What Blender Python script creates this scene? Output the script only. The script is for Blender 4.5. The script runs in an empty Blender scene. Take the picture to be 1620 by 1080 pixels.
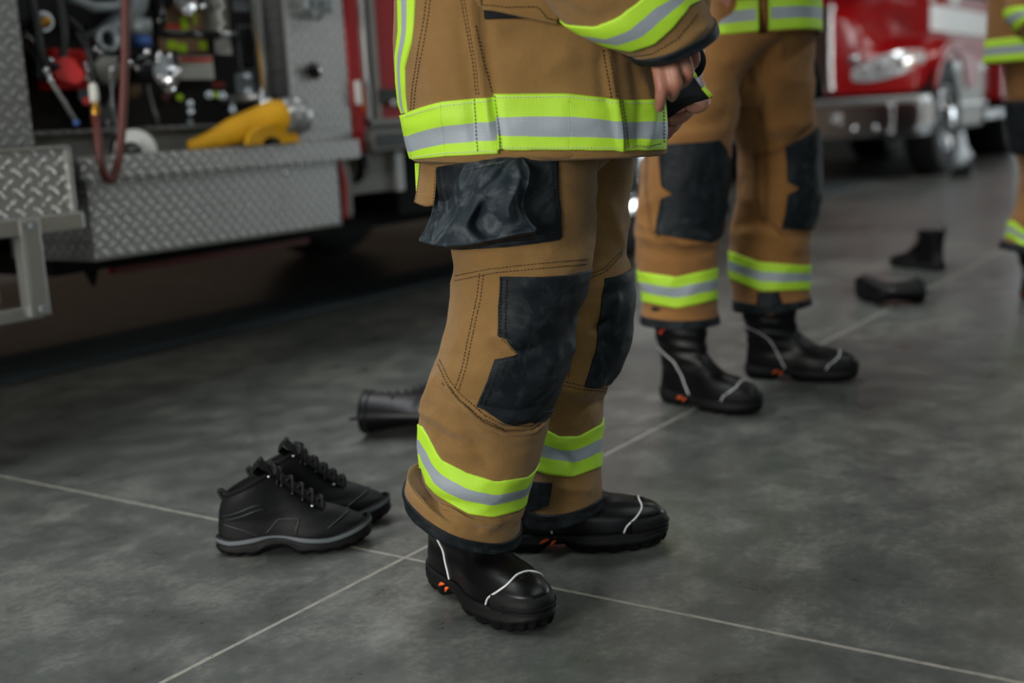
import bpy, bmesh, math, random
import numpy as np
from mathutils import Vector, Matrix, noise
from mathutils.bvhtree import BVHTree
random.seed(7)
S = bpy.context.scene
COL = S.collection
# ------------------------------------------------------------------ camera
FPX, CX, CY, CAMH = 1900.0, 810.0, 540.0, 0.75
def nz(v): return v/np.linalg.norm(v)
_nad = np.array([1372-CX, -(10930-CY), -FPX]); UPc = -nz(_nad)
_vp = nz(np.array([2120-CX, -(118-CY), -FPX]))
_X = nz(_vp-UPc*np.dot(_vp, UPc)); _Y = np.cross(UPc, _X)
RW = np.array([_X, _Y, UPc])                     # world = RW @ camera
O = np.array([0, 0, CAMH])
FWD = RW@np.array([0, 0, -1.0]); FH = nz(np.array([FWD[0], FWD[1], 0])); RH = np.array([FH[1], -FH[0], 0]); UP = np.array([0, 0, 1.0])
cam = bpy.data.cameras.new('camera'); camo = bpy.data.objects.new('camera', cam); COL.objects.link(camo)
m = Matrix([list(RW[i])+[O[i]] for i in range(3)]+[[0, 0, 0, 1]]); camo.matrix_world = m
cam.sensor_width = 36; cam.lens = FPX/1620*36; cam.clip_start = .05; cam.clip_end = 200
cam.dof.use_dof = True; cam.dof.focus_distance = 1.86; cam.dof.aperture_fstop = 2.1; cam.dof.aperture_blades = 0
S.camera = camo
S.cycles.max_bounces = 8; S.cycles.diffuse_bounces = 3
# ------------------------------------------------------------------ world, lights, exposure
S.view_settings.view_transform = 'Standard'; S.view_settings.look = 'None'
S.view_settings.exposure = -0.14; S.view_settings.gamma = 1
w = bpy.data.worlds.new('sky'); S.world = w; w.use_nodes = True
w.node_tree.nodes['Background'].inputs[0].default_value = (.62, .72, .85, 1)
w.node_tree.nodes['Background'].inputs[1].default_value = .16
def area(name, loc, tgt, sx, sy, power, col, spread=180):
    l = bpy.data.lights.new(name, 'AREA'); l.shape = 'RECTANGLE'; l.size = sx; l.size_y = sy; l.energy = power; l.color = col
    l.spread = math.radians(spread)
    o = bpy.data.objects.new(name, l); COL.objects.link(o); o.location = loc
    o.rotation_euler = (Vector(tgt)-Vector(loc)).to_track_quat('-Z', 'Y').to_euler(); return o
# daylight through the open bay doors (behind the camera and down the hall)
area('daylight_near_door', (-6.6, 1.3, 1.8), (1.5, 1.3, .6), 3.4, 2.8, 620, (1.0, .97, .92))
area('daylight_side_door', (-6.6, -5.5, 2.4), (2.0, 0.8, .6), 4.2, 3.6, 120, (.84, .95, 1.0))
area('daylight_far_door', (27.2, -5.2, 2.3), (8, -1.5, .4), 6.5, 3.8, 420, (.88, .97, 1.0))
area('skylight_light', (2.0, 3.9, 5.9), (2.0, 3.0, 0), 11.0, 1.5, 520, (.95, .98, 1.0))
area('ceiling_lamp_light', (3.0, -3.0, 5.6), (3.0, -1.0, 0), 6.0, .6, 100, (.88, .98, 1.0))
area('ceiling_lamp_light', (11, 0.4, 5.6), (11, 2.0, 0), 6.0, .6, 90, (.98, .96, .9))
# ------------------------------------------------------------------ projection helpers
def ray(px, py): return nz(RW@np.array([px-CX, -(py-CY), -FPX]))
def G(px, py, z=0.): d = ray(px, py); return O+d*((z-CAMH)/d[2])
def UD(px, py, D): d = ray(px, py); return O+d*(D/np.dot(d, FH))
def PY(px, py, y): d = ray(px, py); return O+d*(y/d[1])
def PX(px, py, x): d = ray(px, py); return O+d*(x/d[0])
# ------------------------------------------------------------------ material helpers
def rgb(*c):
    return tuple(((x/255)/12.92 if x/255 <= .04045 else ((x/255+.055)/1.055)**2.4) for x in c)
class NT:
    def __init__(s, name):
        s.m = bpy.data.materials.new(name); s.m.use_nodes = True; s.t = s.m.node_tree; s.p = s.t.nodes['Principled BSDF']
    def n(s, typ, **kw):
        n = s.t.nodes.new(typ)
        for k, v in kw.items():
            if k.startswith('i_'):
                key = k[2:]; key = int(key) if key.isdigit() else key.replace('_', ' ')
                sock = n.inputs[key]
                if hasattr(v, 'is_output') or isinstance(v, bpy.types.NodeSocket): s.t.links.new(v, sock)
                else: sock.default_value = v
            else: setattr(n, k, v)
        return n
    def link(s, a, b): s.t.links.new(a, s.p.inputs[b] if isinstance(b, str) else b)
    def math(s, op, a, b=None, c=None):
        n = s.t.nodes.new('ShaderNodeMath'); n.operation = op
        for i, v in enumerate((a, b, c)):
            if v is None: continue
            if isinstance(v, bpy.types.NodeSocket): s.t.links.new(v, n.inputs[i])
            else: n.inputs[i].default_value = v
        return n.outputs[0]
    def ramp(s, fac, stops):
        n = s.t.nodes.new('ShaderNodeValToRGB'); s.t.links.new(fac, n.inputs[0])
        e = n.color_ramp.elements
        while len(e) < len(stops): e.new(.5)
        for el, (p, c) in zip(e, stops): el.position = p; el.color = tuple(c)+(1,) if len(c) == 3 else c
        return n.outputs[0]
    def mix(s, f, a, b, mode='MIX'):
        n = s.t.nodes.new('ShaderNodeMix'); n.data_type = 'RGBA'; n.blend_type = mode
        for sock, v in ((n.inputs[0], f), (n.inputs[6], a), (n.inputs[7], b)):
            if isinstance(v, bpy.types.NodeSocket): s.t.links.new(v, sock)
            elif isinstance(v, (int, float)): sock.default_value = v
            else: sock.default_value = tuple(v)+(1,) if len(v) == 3 else v
        return n.outputs[2]
    def bump(s, h, strength=.3, dist=.001, nrm=None):
        n = s.t.nodes.new('ShaderNodeBump'); n.inputs['Strength'].default_value = strength; n.inputs['Distance'].default_value = dist
        s.t.links.new(h, n.inputs['Height'])
        if nrm is not None: s.t.links.new(nrm, n.inputs['Normal'])
        s.t.links.new(n.outputs[0], s.p.inputs['Normal']); return n.outputs[0]
    def coord(s, kind='Object'):
        return s.n('ShaderNodeTexCoord').outputs[kind]
    def noise(s, vec, scale, detail=3, rough=.55):
        n = s.n('ShaderNodeTexNoise', i_Scale=scale, i_Detail=detail, i_Roughness=rough); s.t.links.new(vec, n.inputs['Vector']); return n.outputs['Fac']
def simple(name, col, rough=.5, metal=0., spec=.5, bump=0, bscale=80, coat=0, var=.0, em=None, ems=0):
    t = NT(name); p = t.p
    p.inputs['Base Color'].default_value = (*col, 1); p.inputs['Roughness'].default_value = rough; p.inputs['Metallic'].default_value = metal
    p.inputs['Specular IOR Level'].default_value = spec; p.inputs['Coat Weight'].default_value = coat; p.inputs['Coat Roughness'].default_value = .05
    c = t.coord()
    if var:
        f = t.noise(c, 9, 5); col2 = tuple(x*(1-var) for x in col); t.link(t.mix(f, col, col2), 'Base Color')
    if bump: t.bump(t.noise(c, bscale, 4), bump, .002)
    if em: p.inputs['Emission Color'].default_value = (*em, 1); p.inputs['Emission Strength'].default_value = ems
    return t.m
MT = {}
def fabric(name, col, col2, rib=420, rough=.9, bs=.5):
    t = NT(name); uv = t.coord('UV'); ob = t.coord()
    sep = t.n('ShaderNodeSeparateXYZ'); t.t.links.new(uv, sep.inputs[0])
    v = t.math('SINE', t.math('MULTIPLY', sep.outputs[1], rib*6.2832))
    u = t.math('SINE', t.math('MULTIPLY', sep.outputs[0], rib*1.7*6.2832))
    weave = t.math('ADD', v, t.math('MULTIPLY', u, .35))
    big = t.noise(ob, 7, 4); fine = t.noise(ob, 60, 3)
    f = t.math('ADD', t.math('MULTIPLY', big, .7), t.math('MULTIPLY', fine, .3))
    c = t.mix(f, col, col2)
    dark = t.math('MULTIPLY_ADD', weave, .18, .84)
    cc = t.n('ShaderNodeCombineColor'); 
    for i in range(3): t.t.links.new(dark, cc.inputs[i])
    t.link(t.mix(1.0, c, cc.outputs[0], 'MULTIPLY'), 'Base Color')
    t.p.inputs['Roughness'].default_value = rough; t.p.inputs['Specular IOR Level'].default_value = .2
    t.p.inputs['Sheen Weight'].default_value = .12; t.p.inputs['Sheen Roughness'].default_value = .5
    b1 = t.n('ShaderNodeBump'); b1.inputs['Strength'].default_value = .55; b1.inputs['Distance'].default_value = .006; t.t.links.new(t.noise(ob, 26, 4), b1.inputs['Height'])
    t.bump(weave, bs, .0006, b1.outputs[0])
    return t.m
MT['tan'] = fabric('tan_duck_cloth', rgb(152, 117, 70), rgb(124, 93, 50))
MT['tan2'] = fabric('tan_duck_cloth_far', rgb(156, 112, 62), rgb(130, 88, 46), rib=300)
def coated(name, col, chalk):
    t = NT(name); ob = t.coord()
    n1 = t.n('ShaderNodeTexNoise', i_Scale=15, i_Detail=9, i_Roughness=.66, i_Distortion=2.4); t.t.links.new(ob, n1.inputs['Vector'])
    sc = t.ramp(n1.outputs['Fac'], [(.48, (0, 0, 0)), (.56, (.25, .25, .25)), (.75, (1, 1, 1))])
    n2 = t.noise(ob, 160, 3)
    k = t.math('MULTIPLY', sc, t.math('MULTIPLY_ADD', n2, .8, .3)); k = t.math('MULTIPLY', k, chalk)
    t.link(t.mix(k, col, rgb(150, 160, 162)), 'Base Color')
    t.p.inputs['Roughness'].default_value = .6; t.p.inputs['Specular IOR Level'].default_value = .2
    b1 = t.n('ShaderNodeBump'); b1.inputs['Strength'].default_value = .5; b1.inputs['Distance'].default_value = .004; t.t.links.new(t.noise(ob, 18, 3), b1.inputs['Height'])
    t.bump(t.noise(ob, 700, 2), .25, .0006, b1.outputs[0]); return t.m
MT['black_coated'] = coated('black_coated_aramid', rgb(16, 22, 26), .12)
MT['black_chalk'] = coated('scuffed_black_coated_aramid', rgb(27, 36, 42), .42)
MT['black_cloth'] = simple('black_cloth', rgb(20, 22, 25), .85, 0, .2, .3, 300)
MT['thread'] = simple('black_thread', rgb(22, 18, 16), .9, 0, .1)
MT['thread_pale'] = simple('pale_thread', rgb(190, 205, 150), .9, 0, .1)
def trim_mat(name, col, silver=False):
    t = NT(name); uv = t.coord('UV'); mp = t.n('ShaderNodeMapping'); t.t.links.new(uv, mp.inputs[0]); mp.inputs['Scale'].default_value = (1, 1, 1); mp.inputs['Rotation'].default_value = (0, 0, .785)
    sep = t.n('ShaderNodeSeparateXYZ'); t.t.links.new(mp.outputs[0], sep.inputs[0])
    k = 215*6.2832
    dots = t.math('MULTIPLY', t.math('SINE', t.math('MULTIPLY', sep.outputs[0], k)), t.math('SINE', t.math('MULTIPLY', sep.outputs[1], k)))
    d = t.ramp(dots, [(.35, (0, 0, 0)), (.75, (1, 1, 1))])
    t.link(t.mix(t.math('MULTIPLY', d, .55 if silver else .42), col, tuple(x*.35 for x in col)), 'Base Color')
    t.p.inputs['Roughness'].default_value = .55 if silver else .62
    t.p.inputs['Metallic'].default_value = .08 if silver else 0
    b1 = t.n('ShaderNodeBump'); b1.inputs['Strength'].default_value = .4; b1.inputs['Distance'].default_value = .003; t.t.links.new(t.noise(t.coord(), 22, 3), b1.inputs['Height'])
    t.bump(dots, -.3, .0005, b1.outputs[0])
    return t.m
MT['lime'] = trim_mat('fluorescent_lime_trim', (.42, .71, .03))
MT['silver'] = trim_mat('silver_reflective_tape', rgb(150, 159, 166), True)
MT['leather'] = simple('black_boot_leather', rgb(5, 5, 6), .36, 0, .24, .12, 60)
MT['leather_far'] = simple('black_leather', rgb(5, 5, 6), .42, 0, .24, .12, 60)
MT['rubber'] = simple('black_rubber', rgb(7, 8, 8), .62, 0, .22, .25, 120)
MT['piping'] = simple('reflective_piping', rgb(205, 207, 205), .4, .1)
MT['orange'] = simple('orange_rubber', rgb(225, 90, 25), .5)
MT['red_mark'] = simple('red_printed_mark', rgb(215, 50, 22), .6)
MT['skin'] = None
def skin(name, a, b):
    t = NT(name); ob = t.coord(); f = t.noise(ob, 30, 5)
    t.link(t.mix(t.ramp(f, [(.35, (0, 0, 0)), (.7, (1, 1, 1))]), a, b), 'Base Color')
    t.p.inputs['Roughness'].default_value = .52; t.p.inputs['Subsurface Weight'].default_value = .12; t.p.inputs['Subsurface Radius'].default_value = (.01, .004, .002)
    t.p.inputs['Subsurface Scale'].default_value = 1.0
    t.bump(t.noise(ob, 260, 4), .35, .0008); return t.m
MT['skin'] = skin('skin', rgb(164, 117, 97), rgb(146, 90, 74))
MT['nail'] = simple('fingernail', rgb(205, 150, 140), .3)
MT['hair'] = simple('dark_brown_hair', rgb(45, 32, 24), .6, 0, .4, .6, 200)
MT['eye'] = simple('eye_white', rgb(225, 222, 215), .2)
# metals
def plate(name, col, rough, size=.032, str_=1.0, metal=.9, uvk=True):
    t = NT(name); uv = t.coord('UV')
    mp = t.n('ShaderNodeMapping'); t.t.links.new(uv, mp.inputs[0]); mp.inputs['Rotation'].default_value = (0, 0, .785); mp.inputs['Scale'].default_value = (1/size,)*3
    sep = t.n('ShaderNodeSeparateXYZ'); t.t.links.new(mp.outputs[0], sep.inputs[0])
    x, y = sep.outputs[0], sep.outputs[1]
    par = t.math('MODULO', t.math('ABSOLUTE', t.math('ADD', t.math('FLOOR', x), t.math('FLOOR', y))), 2.0)
    par = t.math('GREATER_THAN', par, .5)
    fx = t.math('SUBTRACT', t.math('FRACT', x), .5); fy = t.math('SUBTRACT', t.math('FRACT', y), .5)
    inv = t.math('SUBTRACT', 1.0, par)
    a = t.math('ADD', t.math('MULTIPLY', fx, par), t.math('MULTIPLY', fy, inv))
    b = t.math('ADD', t.math('MULTIPLY', fy, par), t.math('MULTIPLY', fx, inv))
    e = t.math('ADD', t.math('POWER', t.math('ABSOLUTE', t.math('DIVIDE', a, .50)), 2.0), t.math('POWER', t.math('ABSOLUTE', t.math('DIVIDE', b, .19)), 2.0))
    h = t.math('SUBTRACT', 1.0, t.math('MINIMUM', e, 1.0)); h = t.math('POWER', h, .5)
    ob = t.coord(); nf = t.noise(ob, 4, 5)
    worn = t.mix(nf, tuple(c*.80 for c in col), tuple(c*.58 for c in col)); t.link(t.mix(h, worn, col), 'Base Color')
    t.p.inputs['Metallic'].default_value = metal
    t.link(t.math('SUBTRACT', t.math('MULTIPLY_ADD', nf, .2, rough+.04), t.math('MULTIPLY', h, .14)), 'Roughness')
    t.bump(h, str_, .008); return t.m
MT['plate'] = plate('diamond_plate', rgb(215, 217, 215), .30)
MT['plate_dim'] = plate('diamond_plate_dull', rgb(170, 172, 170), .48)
MT['plate_big'] = plate('diamond_plate_step', rgb(205, 206, 204), .33, .036)
MT['alu'] = simple('brushed_aluminium', rgb(186, 187, 184), .38, .85, .5, .08, 40, var=.2)
MT['alu_dull'] = simple('dull_aluminium', rgb(140, 140, 134), .55, .6, .5, .1, 30, var=.3)
MT['chrome'] = simple('chrome', rgb(222, 225, 228), .12, 1.0)
MT['chrome_soft'] = simple('chrome_satin', rgb(212, 214, 216), .25, 1.0)
MT['grey_cast'] = simple('grey_cast_metal', rgb(130, 137, 140), .5, .4, .5, .15, 30)
MT['black'] = simple('black_panel', rgb(13, 13, 14), .5, 0, .4)
MT['black_gloss'] = simple('black_gloss', rgb(12, 12, 13), .18, 0, .5)
MT['black_matte'] = simple('black_underbody', rgb(9, 9, 9), .8, 0, .2)
MT['red'] = simple('red_truck_paint', rgb(160, 4, 10), .3, 0, .4, coat=.5)
MT['red_dark'] = simple('dark_red_paint', rgb(84, 6, 12), .4, 0, .5, coat=.3)
MT['red_valve'] = simple('red_valve_paint', rgb(190, 24, 20), .45)
MT['white_paint'] = simple('white_paint', rgb(222, 224, 220), .35)
MT['tyre'] = simple('tyre_rubber', rgb(20, 20, 21), .7, 0, .3, .3, 40)
MT['glass_clear'] = simple('lamp_lens', rgb(225, 230, 230), .12, .35, .6)
MT['amber'] = simple('amber_lens', rgb(215, 95, 30), .2)
MT['brass'] = simple('brass', rgb(190, 140, 60), .3, .9)
MT['hose_brown'] = simple('red_brown_rubber_hose', rgb(88, 38, 30), .45, 0, .5, .1, 60)
MT['hose_black'] = simple('black_rubber_hose', rgb(26, 28, 28), .5)
MT['hose_yellow'] = simple('yellow_hose_jacket', rgb(225, 168, 28), .6, 0, .3, .4, 220, var=.25)
MT['cardboard'] = simple('tan_plate', rgb(128, 100, 74), .7)
MT['label_white'] = simple('label_white', rgb(205, 205, 196), .5)
MT['label_red'] = simple('label_red', rgb(205, 45, 30), .5)
MT['label_lime'] = simple('label_lime', rgb(170, 210, 20), .5)
MT['label_blue'] = simple('label_blue', rgb(60, 95, 160), .5)
MT['grate'] = simple('steel_grate', rgb(70, 82, 86), .55, .5, .5, .1, 30)
MT['wall'] = simple('painted_wall', rgb(105, 106, 104), .8, var=.1)
MT['wall_far'] = simple('painted_wall_tan', rgb(125, 105, 88), .8, var=.15)
MT['ceil'] = simple('ceiling_panel', rgb(80, 82, 82), .8)
MT['sole_grey'] = simple('grey_midsole', rgb(78, 84, 88), .6)
MT['black_suede'] = simple('black_suede', rgb(7, 9, 10), .62, 0, .25, .3, 90)
MT['black_mesh'] = simple('black_mesh', rgb(7, 8, 8), .85, 0, .2, .4, 400)
MT['grey_trim'] = simple('grey_seam_tape', rgb(38, 44, 47), .4)
MT['lace'] = simple('black_lace', rgb(8, 8, 8), .8)
MT['window'] = simple('bright_window_glass', rgb(220, 230, 235), .2, em=(.85, .95, 1.0), ems=2.2)
MT['lampglow'] = simple('lamp_tube', rgb(240, 240, 240), .4, em=(1, .98, .93), ems=6)
# ------------------------------------------------------------------ object helpers
W = {}
def root(name, label, cat, loc=(0, 0, 0), rz=0, group=None):
    o = bpy.data.objects.new(name, None); COL.objects.link(o); o.empty_display_size = .1
    o.matrix_world = Matrix.Translation(loc)@Matrix.Rotation(rz, 4, 'Z')
    tag(o, label, cat, group); W[o.name] = o.matrix_world.copy(); return o
def tag(o, label=None, cat=None, group=None, kind=None):
    if label: o['label'] = label
    if cat: o['category'] = cat
    if group: o['group'] = group
    if kind: o['kind'] = kind
    return o
def box_uv(me):
    uvl = me.uv_layers.get('UVMap') or me.uv_layers.new(name='UVMap')
    n = len(me.loops); co = np.empty(len(me.vertices)*3); me.vertices.foreach_get('co', co); co = co.reshape(-1, 3)
    vi = np.empty(n, int); me.loops.foreach_get('vertex_index', vi)
    pn = np.empty(len(me.polygons)*3); me.polygons.foreach_get('normal', pn); pn = np.abs(pn.reshape(-1, 3))
    lt = np.empty(len(me.polygons), int); me.polygons.foreach_get('loop_total', lt)
    ax = np.repeat(pn.argmax(1), lt); p = co[vi]
    uv = np.where((ax == 0)[:, None], p[:, [1, 2]], np.where((ax == 1)[:, None], p[:, [0, 2]], p[:, [0, 1]]))
    uvl.data.foreach_set('uv', uv.ravel())
class MB:
    """collects shapes and links them as one mesh"""
    def __init__(s): s.sub = []; s.v = []; s.f = []; s.mi = []; s.uv = []; s.mats = []; s.sm = []
    def mid(s, m):
        if m not in s.mats: s.mats.append(m)
        return s.mats.index(m)
    def raw(s, vs, fs, m, uvs=None, smooth=True):
        b = len(s.v); s.v.extend([tuple(map(float, x)) for x in vs]); k = s.mid(m)
        for i, f in enumerate(fs):
            s.f.append([b+j for j in f]); s.mi.append(k); s.sm.append(smooth)
            s.uv.append(None if uvs is None else [tuple(uvs[j]) for j in f])
        return s
    def box(s, x0, x1, y0, y1, z0, z1, m, bev=.0, mat=None):
        bm = bmesh.new(); bmesh.ops.create_cube(bm, size=1)
        for v in bm.verts: v.co = Vector(((x0+x1)/2+v.co.x*(x1-x0), (y0+y1)/2+v.co.y*(y1-y0), (z0+z1)/2+v.co.z*(z1-z0)))
        if bev: bmesh.ops.bevel(bm, geom=bm.edges[:], offset=bev, segments=2, affect='EDGES', profile=.6)
        if mat is not None: bm.transform(mat)
        bm.verts.index_update(); s.raw([v.co for v in bm.verts], [[v.index for v in f.verts] for f in bm.faces], m, None, False); bm.free(); return s
    def grid(s, P, m, closed_u=False, uvs=None, flip=False, smooth=True, mrow=None, caps=False):
        P = np.asarray(P); R_, C_ = P.shape[:2]; vs = P.reshape(-1, 3); fs = []; ms = []
        cc = C_ if closed_u else C_-1
        for i in range(R_-1):
            for j in range(cc):
                j2 = (j+1) % C_; q = [i*C_+j, i*C_+j2, (i+1)*C_+j2, (i+1)*C_+j]
                fs.append(q[::-1] if flip else q); ms.append(i)
        b = len(s.v); s.v.extend(map(tuple, vs.tolist()))
        uvf = None if uvs is None else np.asarray(uvs).reshape(-1, 2).tolist()
        for f, i in zip(fs, ms):
            mm = m if mrow is None else mrow[i]
            s.f.append([b+j for j in f]); s.mi.append(s.mid(mm)); s.sm.append(smooth)
            if uvf is None: s.uv.append(None)
            else: s.uv.append([tuple(uvf[j]) for j in f])
        if caps:
            for i, fl in ((0, not flip), (R_-1, flip)):
                f = [b+i*C_+j for j in range(C_)]
                s.f.append(f[::-1] if fl else f); s.mi.append(s.mid(m)); s.sm.append(False); s.uv.append(None)
        return s
    def tube(s, pts, r, m, n=10, caps=True):
        pts = [np.array(p, float) for p in pts]; k = len(pts); rs = r if hasattr(r, '__len__') else [r]*k
        T = [nz(pts[min(i+1, k-1)]-pts[max(i-1, 0)]) for i in range(k)]
        a = np.array([0, 0, 1.]) if abs(T[0][2]) < .9 else np.array([1., 0, 0]); N = nz(np.cross(T[0], a)); P = []
        for i in range(k):
            N = nz(N-T[i]*np.dot(N, T[i])); B = np.cross(T[i], N)
            P.append([pts[i]+rs[i]*(math.cos(2*math.pi*j/n)*N+math.sin(2*math.pi*j/n)*B) for j in range(n)])
        return s.grid(P, m, closed_u=True, caps=caps)
    def cyl(s, p0, p1, r, m, n=24, r2=None, bev=0):
        p0 = np.array(p0, float); p1 = np.array(p1, float); r2 = r if r2 is None else r2
        d = nz(p1-p0)
        if bev: return s.tube([p0, p0+d*1e-4, p0+d*bev, p1-d*bev, p1-d*1e-4, p1], [r*.01+max(r-bev, 0)*.99, r-bev, r, r2, r2-bev, r2-bev], m, n)
        return s.tube([p0, p1], [r, r2], m, n)
    def lathe(s, c, axis, prof, m, n=32):
        """prof: (distance along axis, radius)"""
        c = np.array(c, float); d = nz(np.array(axis, float)); a = np.array([0, 0, 1.]) if abs(d[2]) < .9 else np.array([1., 0, 0]); N = nz(np.cross(d, a)); B = np.cross(d, N)
        P = [[c+d*h+max(r, 1e-4)*(math.cos(2*math.pi*j/n)*N+math.sin(2*math.pi*j/n)*B) for j in range(n)] for h, r in prof]
        return s.grid(P, m, closed_u=True)
    def ball(s, c, r, m, n=16, sc=(1, 1, 1), ax=None):
        c = np.array(c, float); P = []
        for i in range(n//2+1):
            th = math.pi*i/(n//2); P.append([c+np.array([math.sin(th)*math.cos(2*math.pi*j/n)*sc[0], math.sin(th)*math.sin(2*math.pi*j/n)*sc[1], -math.cos(th)*sc[2]])*r for j in range(n)])
        return s.grid(P, m, closed_u=True)
    def build(s, name, parent=None, kind=None):
        for q in s.sub: o = q.build(name, parent, kind)
        if s.sub and not s.v: return o
        me = bpy.data.meshes.new(name); M = W[parent.name].inverted() if parent else Matrix()
        v = np.array(s.v)
        me.from_pydata(v.tolist(), [], s.f)
        for mm in s.mats: me.materials.append(MT[mm] if isinstance(mm, str) else mm)
        me.polygons.foreach_set('material_index', s.mi); me.polygons.foreach_set('use_smooth', s.sm)
        me.update(); box_uv(me)
        if any(u is not None for u in s.uv):
            uvl = me.uv_layers['UVMap']; li = 0
            arr = np.empty(len(me.loops)*2); uvl.data.foreach_get('uv', arr)
            for f, u in zip(s.f, s.uv):
                if u is not None:
                    for k in range(len(f)): arr[2*(li+k)] = u[k][0]; arr[2*(li+k)+1] = u[k][1]
                li += len(f)
            uvl.data.foreach_set('uv', arr)
        me.transform(M); me.update()
        o = bpy.data.objects.new(name, me); COL.objects.link(o)
        if parent: o.parent = parent; W[o.name] = W[parent.name].copy()
        else: W[o.name] = Matrix()
        if kind: o['kind'] = kind
        return o
def catmull(A, t):
    A = np.asarray(A, float); n = len(A); t = np.clip(np.asarray(t, float), 0, n-1-1e-9); i = np.floor(t).astype(int); f = (t-i).reshape(t.shape+(1,)*(A.ndim-1))
    g = lambda k: A[np.clip(k, 0, n-1)]
    p0, p1, p2, p3 = g(i-1), g(i), g(i+1), g(i+2)
    return .5*((2*p1)+(-p0+p2)*f+(2*p0-5*p1+4*p2-p3)*f*f+(-p0+3*p1-3*p2+p3)*f**3)
def smooth_path(pts, n=40):
    pts = np.array(pts, float); return catmull(pts, np.linspace(0, len(pts)-1, n))
# ------------------------------------------------------------------ the hall (structure)
J0 = G(640, 882)
def floor_mat():
    t = NT('polished_concrete'); ob = t.coord()
    sep = t.n('ShaderNodeSeparateXYZ'); t.t.links.new(ob, sep.inputs[0])
    n1 = t.noise(ob, 1.3, 9, .62); n2 = t.noise(ob, 9, 8, .65); n3 = t.noise(ob, 70, 5, .7)
    f = t.math('ADD', t.math('ADD', t.math('MULTIPLY', n1, .40), t.math('MULTIPLY', n2, .36)), t.math('MULTIPLY', n3, .24))
    base = t.ramp(f, [(.33, rgb(44, 47, 45)), (.5, rgb(80, 83, 79)), (.66, rgb(126, 127, 119))])
    def line(comp, off, per, wdt):
        d = t.math('ABSOLUTE', t.math('SUBTRACT', t.math('FRACT', t.math('ADD', t.math('DIVIDE', t.math('SUBTRACT', comp, off), per), .5)), .5))
        d = t.math('MULTIPLY', d, per)
        return d
    wob = t.math('MULTIPLY', t.math('SUBTRACT', t.noise(ob, 25, 3), .5), .003)
    dx = t.math('ADD', line(sep.outputs[0], J0[0], 4.6, .004), wob); dy = t.math('ADD', line(sep.outputs[1], J0[1], 4.2, .004), wob)
    d = t.math('MINIMUM', dx, dy)
    ln = t.ramp(t.math('MULTIPLY', d, 100), [(.0, (1, 1, 1)), (.34, (1, 1, 1)), (.46, (0, 0, 0))])
    brk = t.ramp(t.noise(ob, 38, 6, .8), [(.36, (0, 0, 0)), (.52, (1, 1, 1))])
    k = t.math('MULTIPLY', ln, t.math('MULTIPLY_ADD', brk, .7, .3))
    # pits and scratches
    vor = t.n('ShaderNodeTexVoronoi', i_Scale=26.0); t.t.links.new(ob, vor.inputs['Vector'])
    pit = t.ramp(vor.outputs['Distance'], [(.0, (1, 1, 1)), (.045, (1, 1, 1)), (.075, (0, 0, 0))])
    pit = t.math('MULTIPLY', pit, t.ramp(t.noise(ob, 3.1, 3), [(.5, (0, 0, 0)), (.62, (1, 1, 1))]))
    mp = t.n('ShaderNodeMapping'); t.t.links.new(ob, mp.inputs[0]); mp.inputs['Rotation'].default_value = (0, 0, .5); mp.inputs['Scale'].default_value = (1.2, 45, 1)
    scr = t.ramp(t.noise(mp.outputs[0], 2.2, 4, .7), [(.66, (0, 0, 0)), (.72, (1, 1, 1))])
    c = t.mix(k, base, rgb(134, 131, 120)); c = t.mix(t.math('MULTIPLY', pit, .7), c, rgb(30, 31, 30)); c = t.mix(t.math('MULTIPLY', scr, .18), c, rgb(170, 170, 165))
    t.link(c, 'Base Color')
    r = t.math('MULTIPLY_ADD', n2, .30, .17); r = t.math('MULTIPLY_ADD', k, .4, r); t.link(r, 'Roughness')
    t.p.inputs['Specular IOR Level'].default_value = .5
    h = t.math('SUBTRACT', t.math('MULTIPLY', f, .6), t.math('MULTIPLY', ln, .8)); t.bump(h, .22, .002)
    return t.m
MT['floor'] = floor_mat()
MB().raw([(-7, -10, 0), (28, -10, 0), (28, 10, 0), (-7, 10, 0)], [[0, 1, 2, 3]], 'floor', None, False).build('floor', kind='structure')
MB().box(-7, 28, -10, 10, 6, 6.2, 'ceil').build('ceiling', kind='structure')
MB().box(-7, 28, 10, 10.2, 0, 6, 'wall_far').build('wall_left', kind='structure')
MB().box(-7, 28, -10.2, -10, 0, 6, 'wall').build('wall_right', kind='structure')
def end_wall(name, x0, x1, doors, top):
    b = MB(); ys = [-10.2]+[v for d in doors for v in d]+[10.2]
    for i in range(0, len(ys), 2): b.box(x0, x1, ys[i], ys[i+1], 0, 6, 'wall')
    for d in doors: b.box(x0, x1, d[0], d[1], top, 6, 'wall')
    b.build(name, kind='structure')
end_wall('wall_front', -7.2, -7, [(-7.8, -3.4), (-.6, 3.2)], 4.3)
fd = [(-9.4, -6.4), (-5.4, -1.6), (3.0, 7.0)]
end_wall('wall_back', 28, 28.2, fd, 5.2)
for i, (a, b_) in enumerate(fd):
    f = MB()
    for k in range(8): z = k*.73; f.box(28.02, 28.08, a, b_, z, z+.09, 'alu_dull')
    for k in range(5): y = a+k*(b_-a-.08)/4; f.box(28.02, 28.08, y, y+.08, 0, 5.2, 'alu_dull')
    f.build('door_%d' % (i+1), kind='structure')
    MB().box(28.085, 28.1, a, b_, 0, 5.2, 'window').build('window_%d' % (i+1), kind='structure')
b = MB()
for cx_, cy_ in ((4, -3), (11, .4), (18, -3), (18, 3)):
    pass
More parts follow.
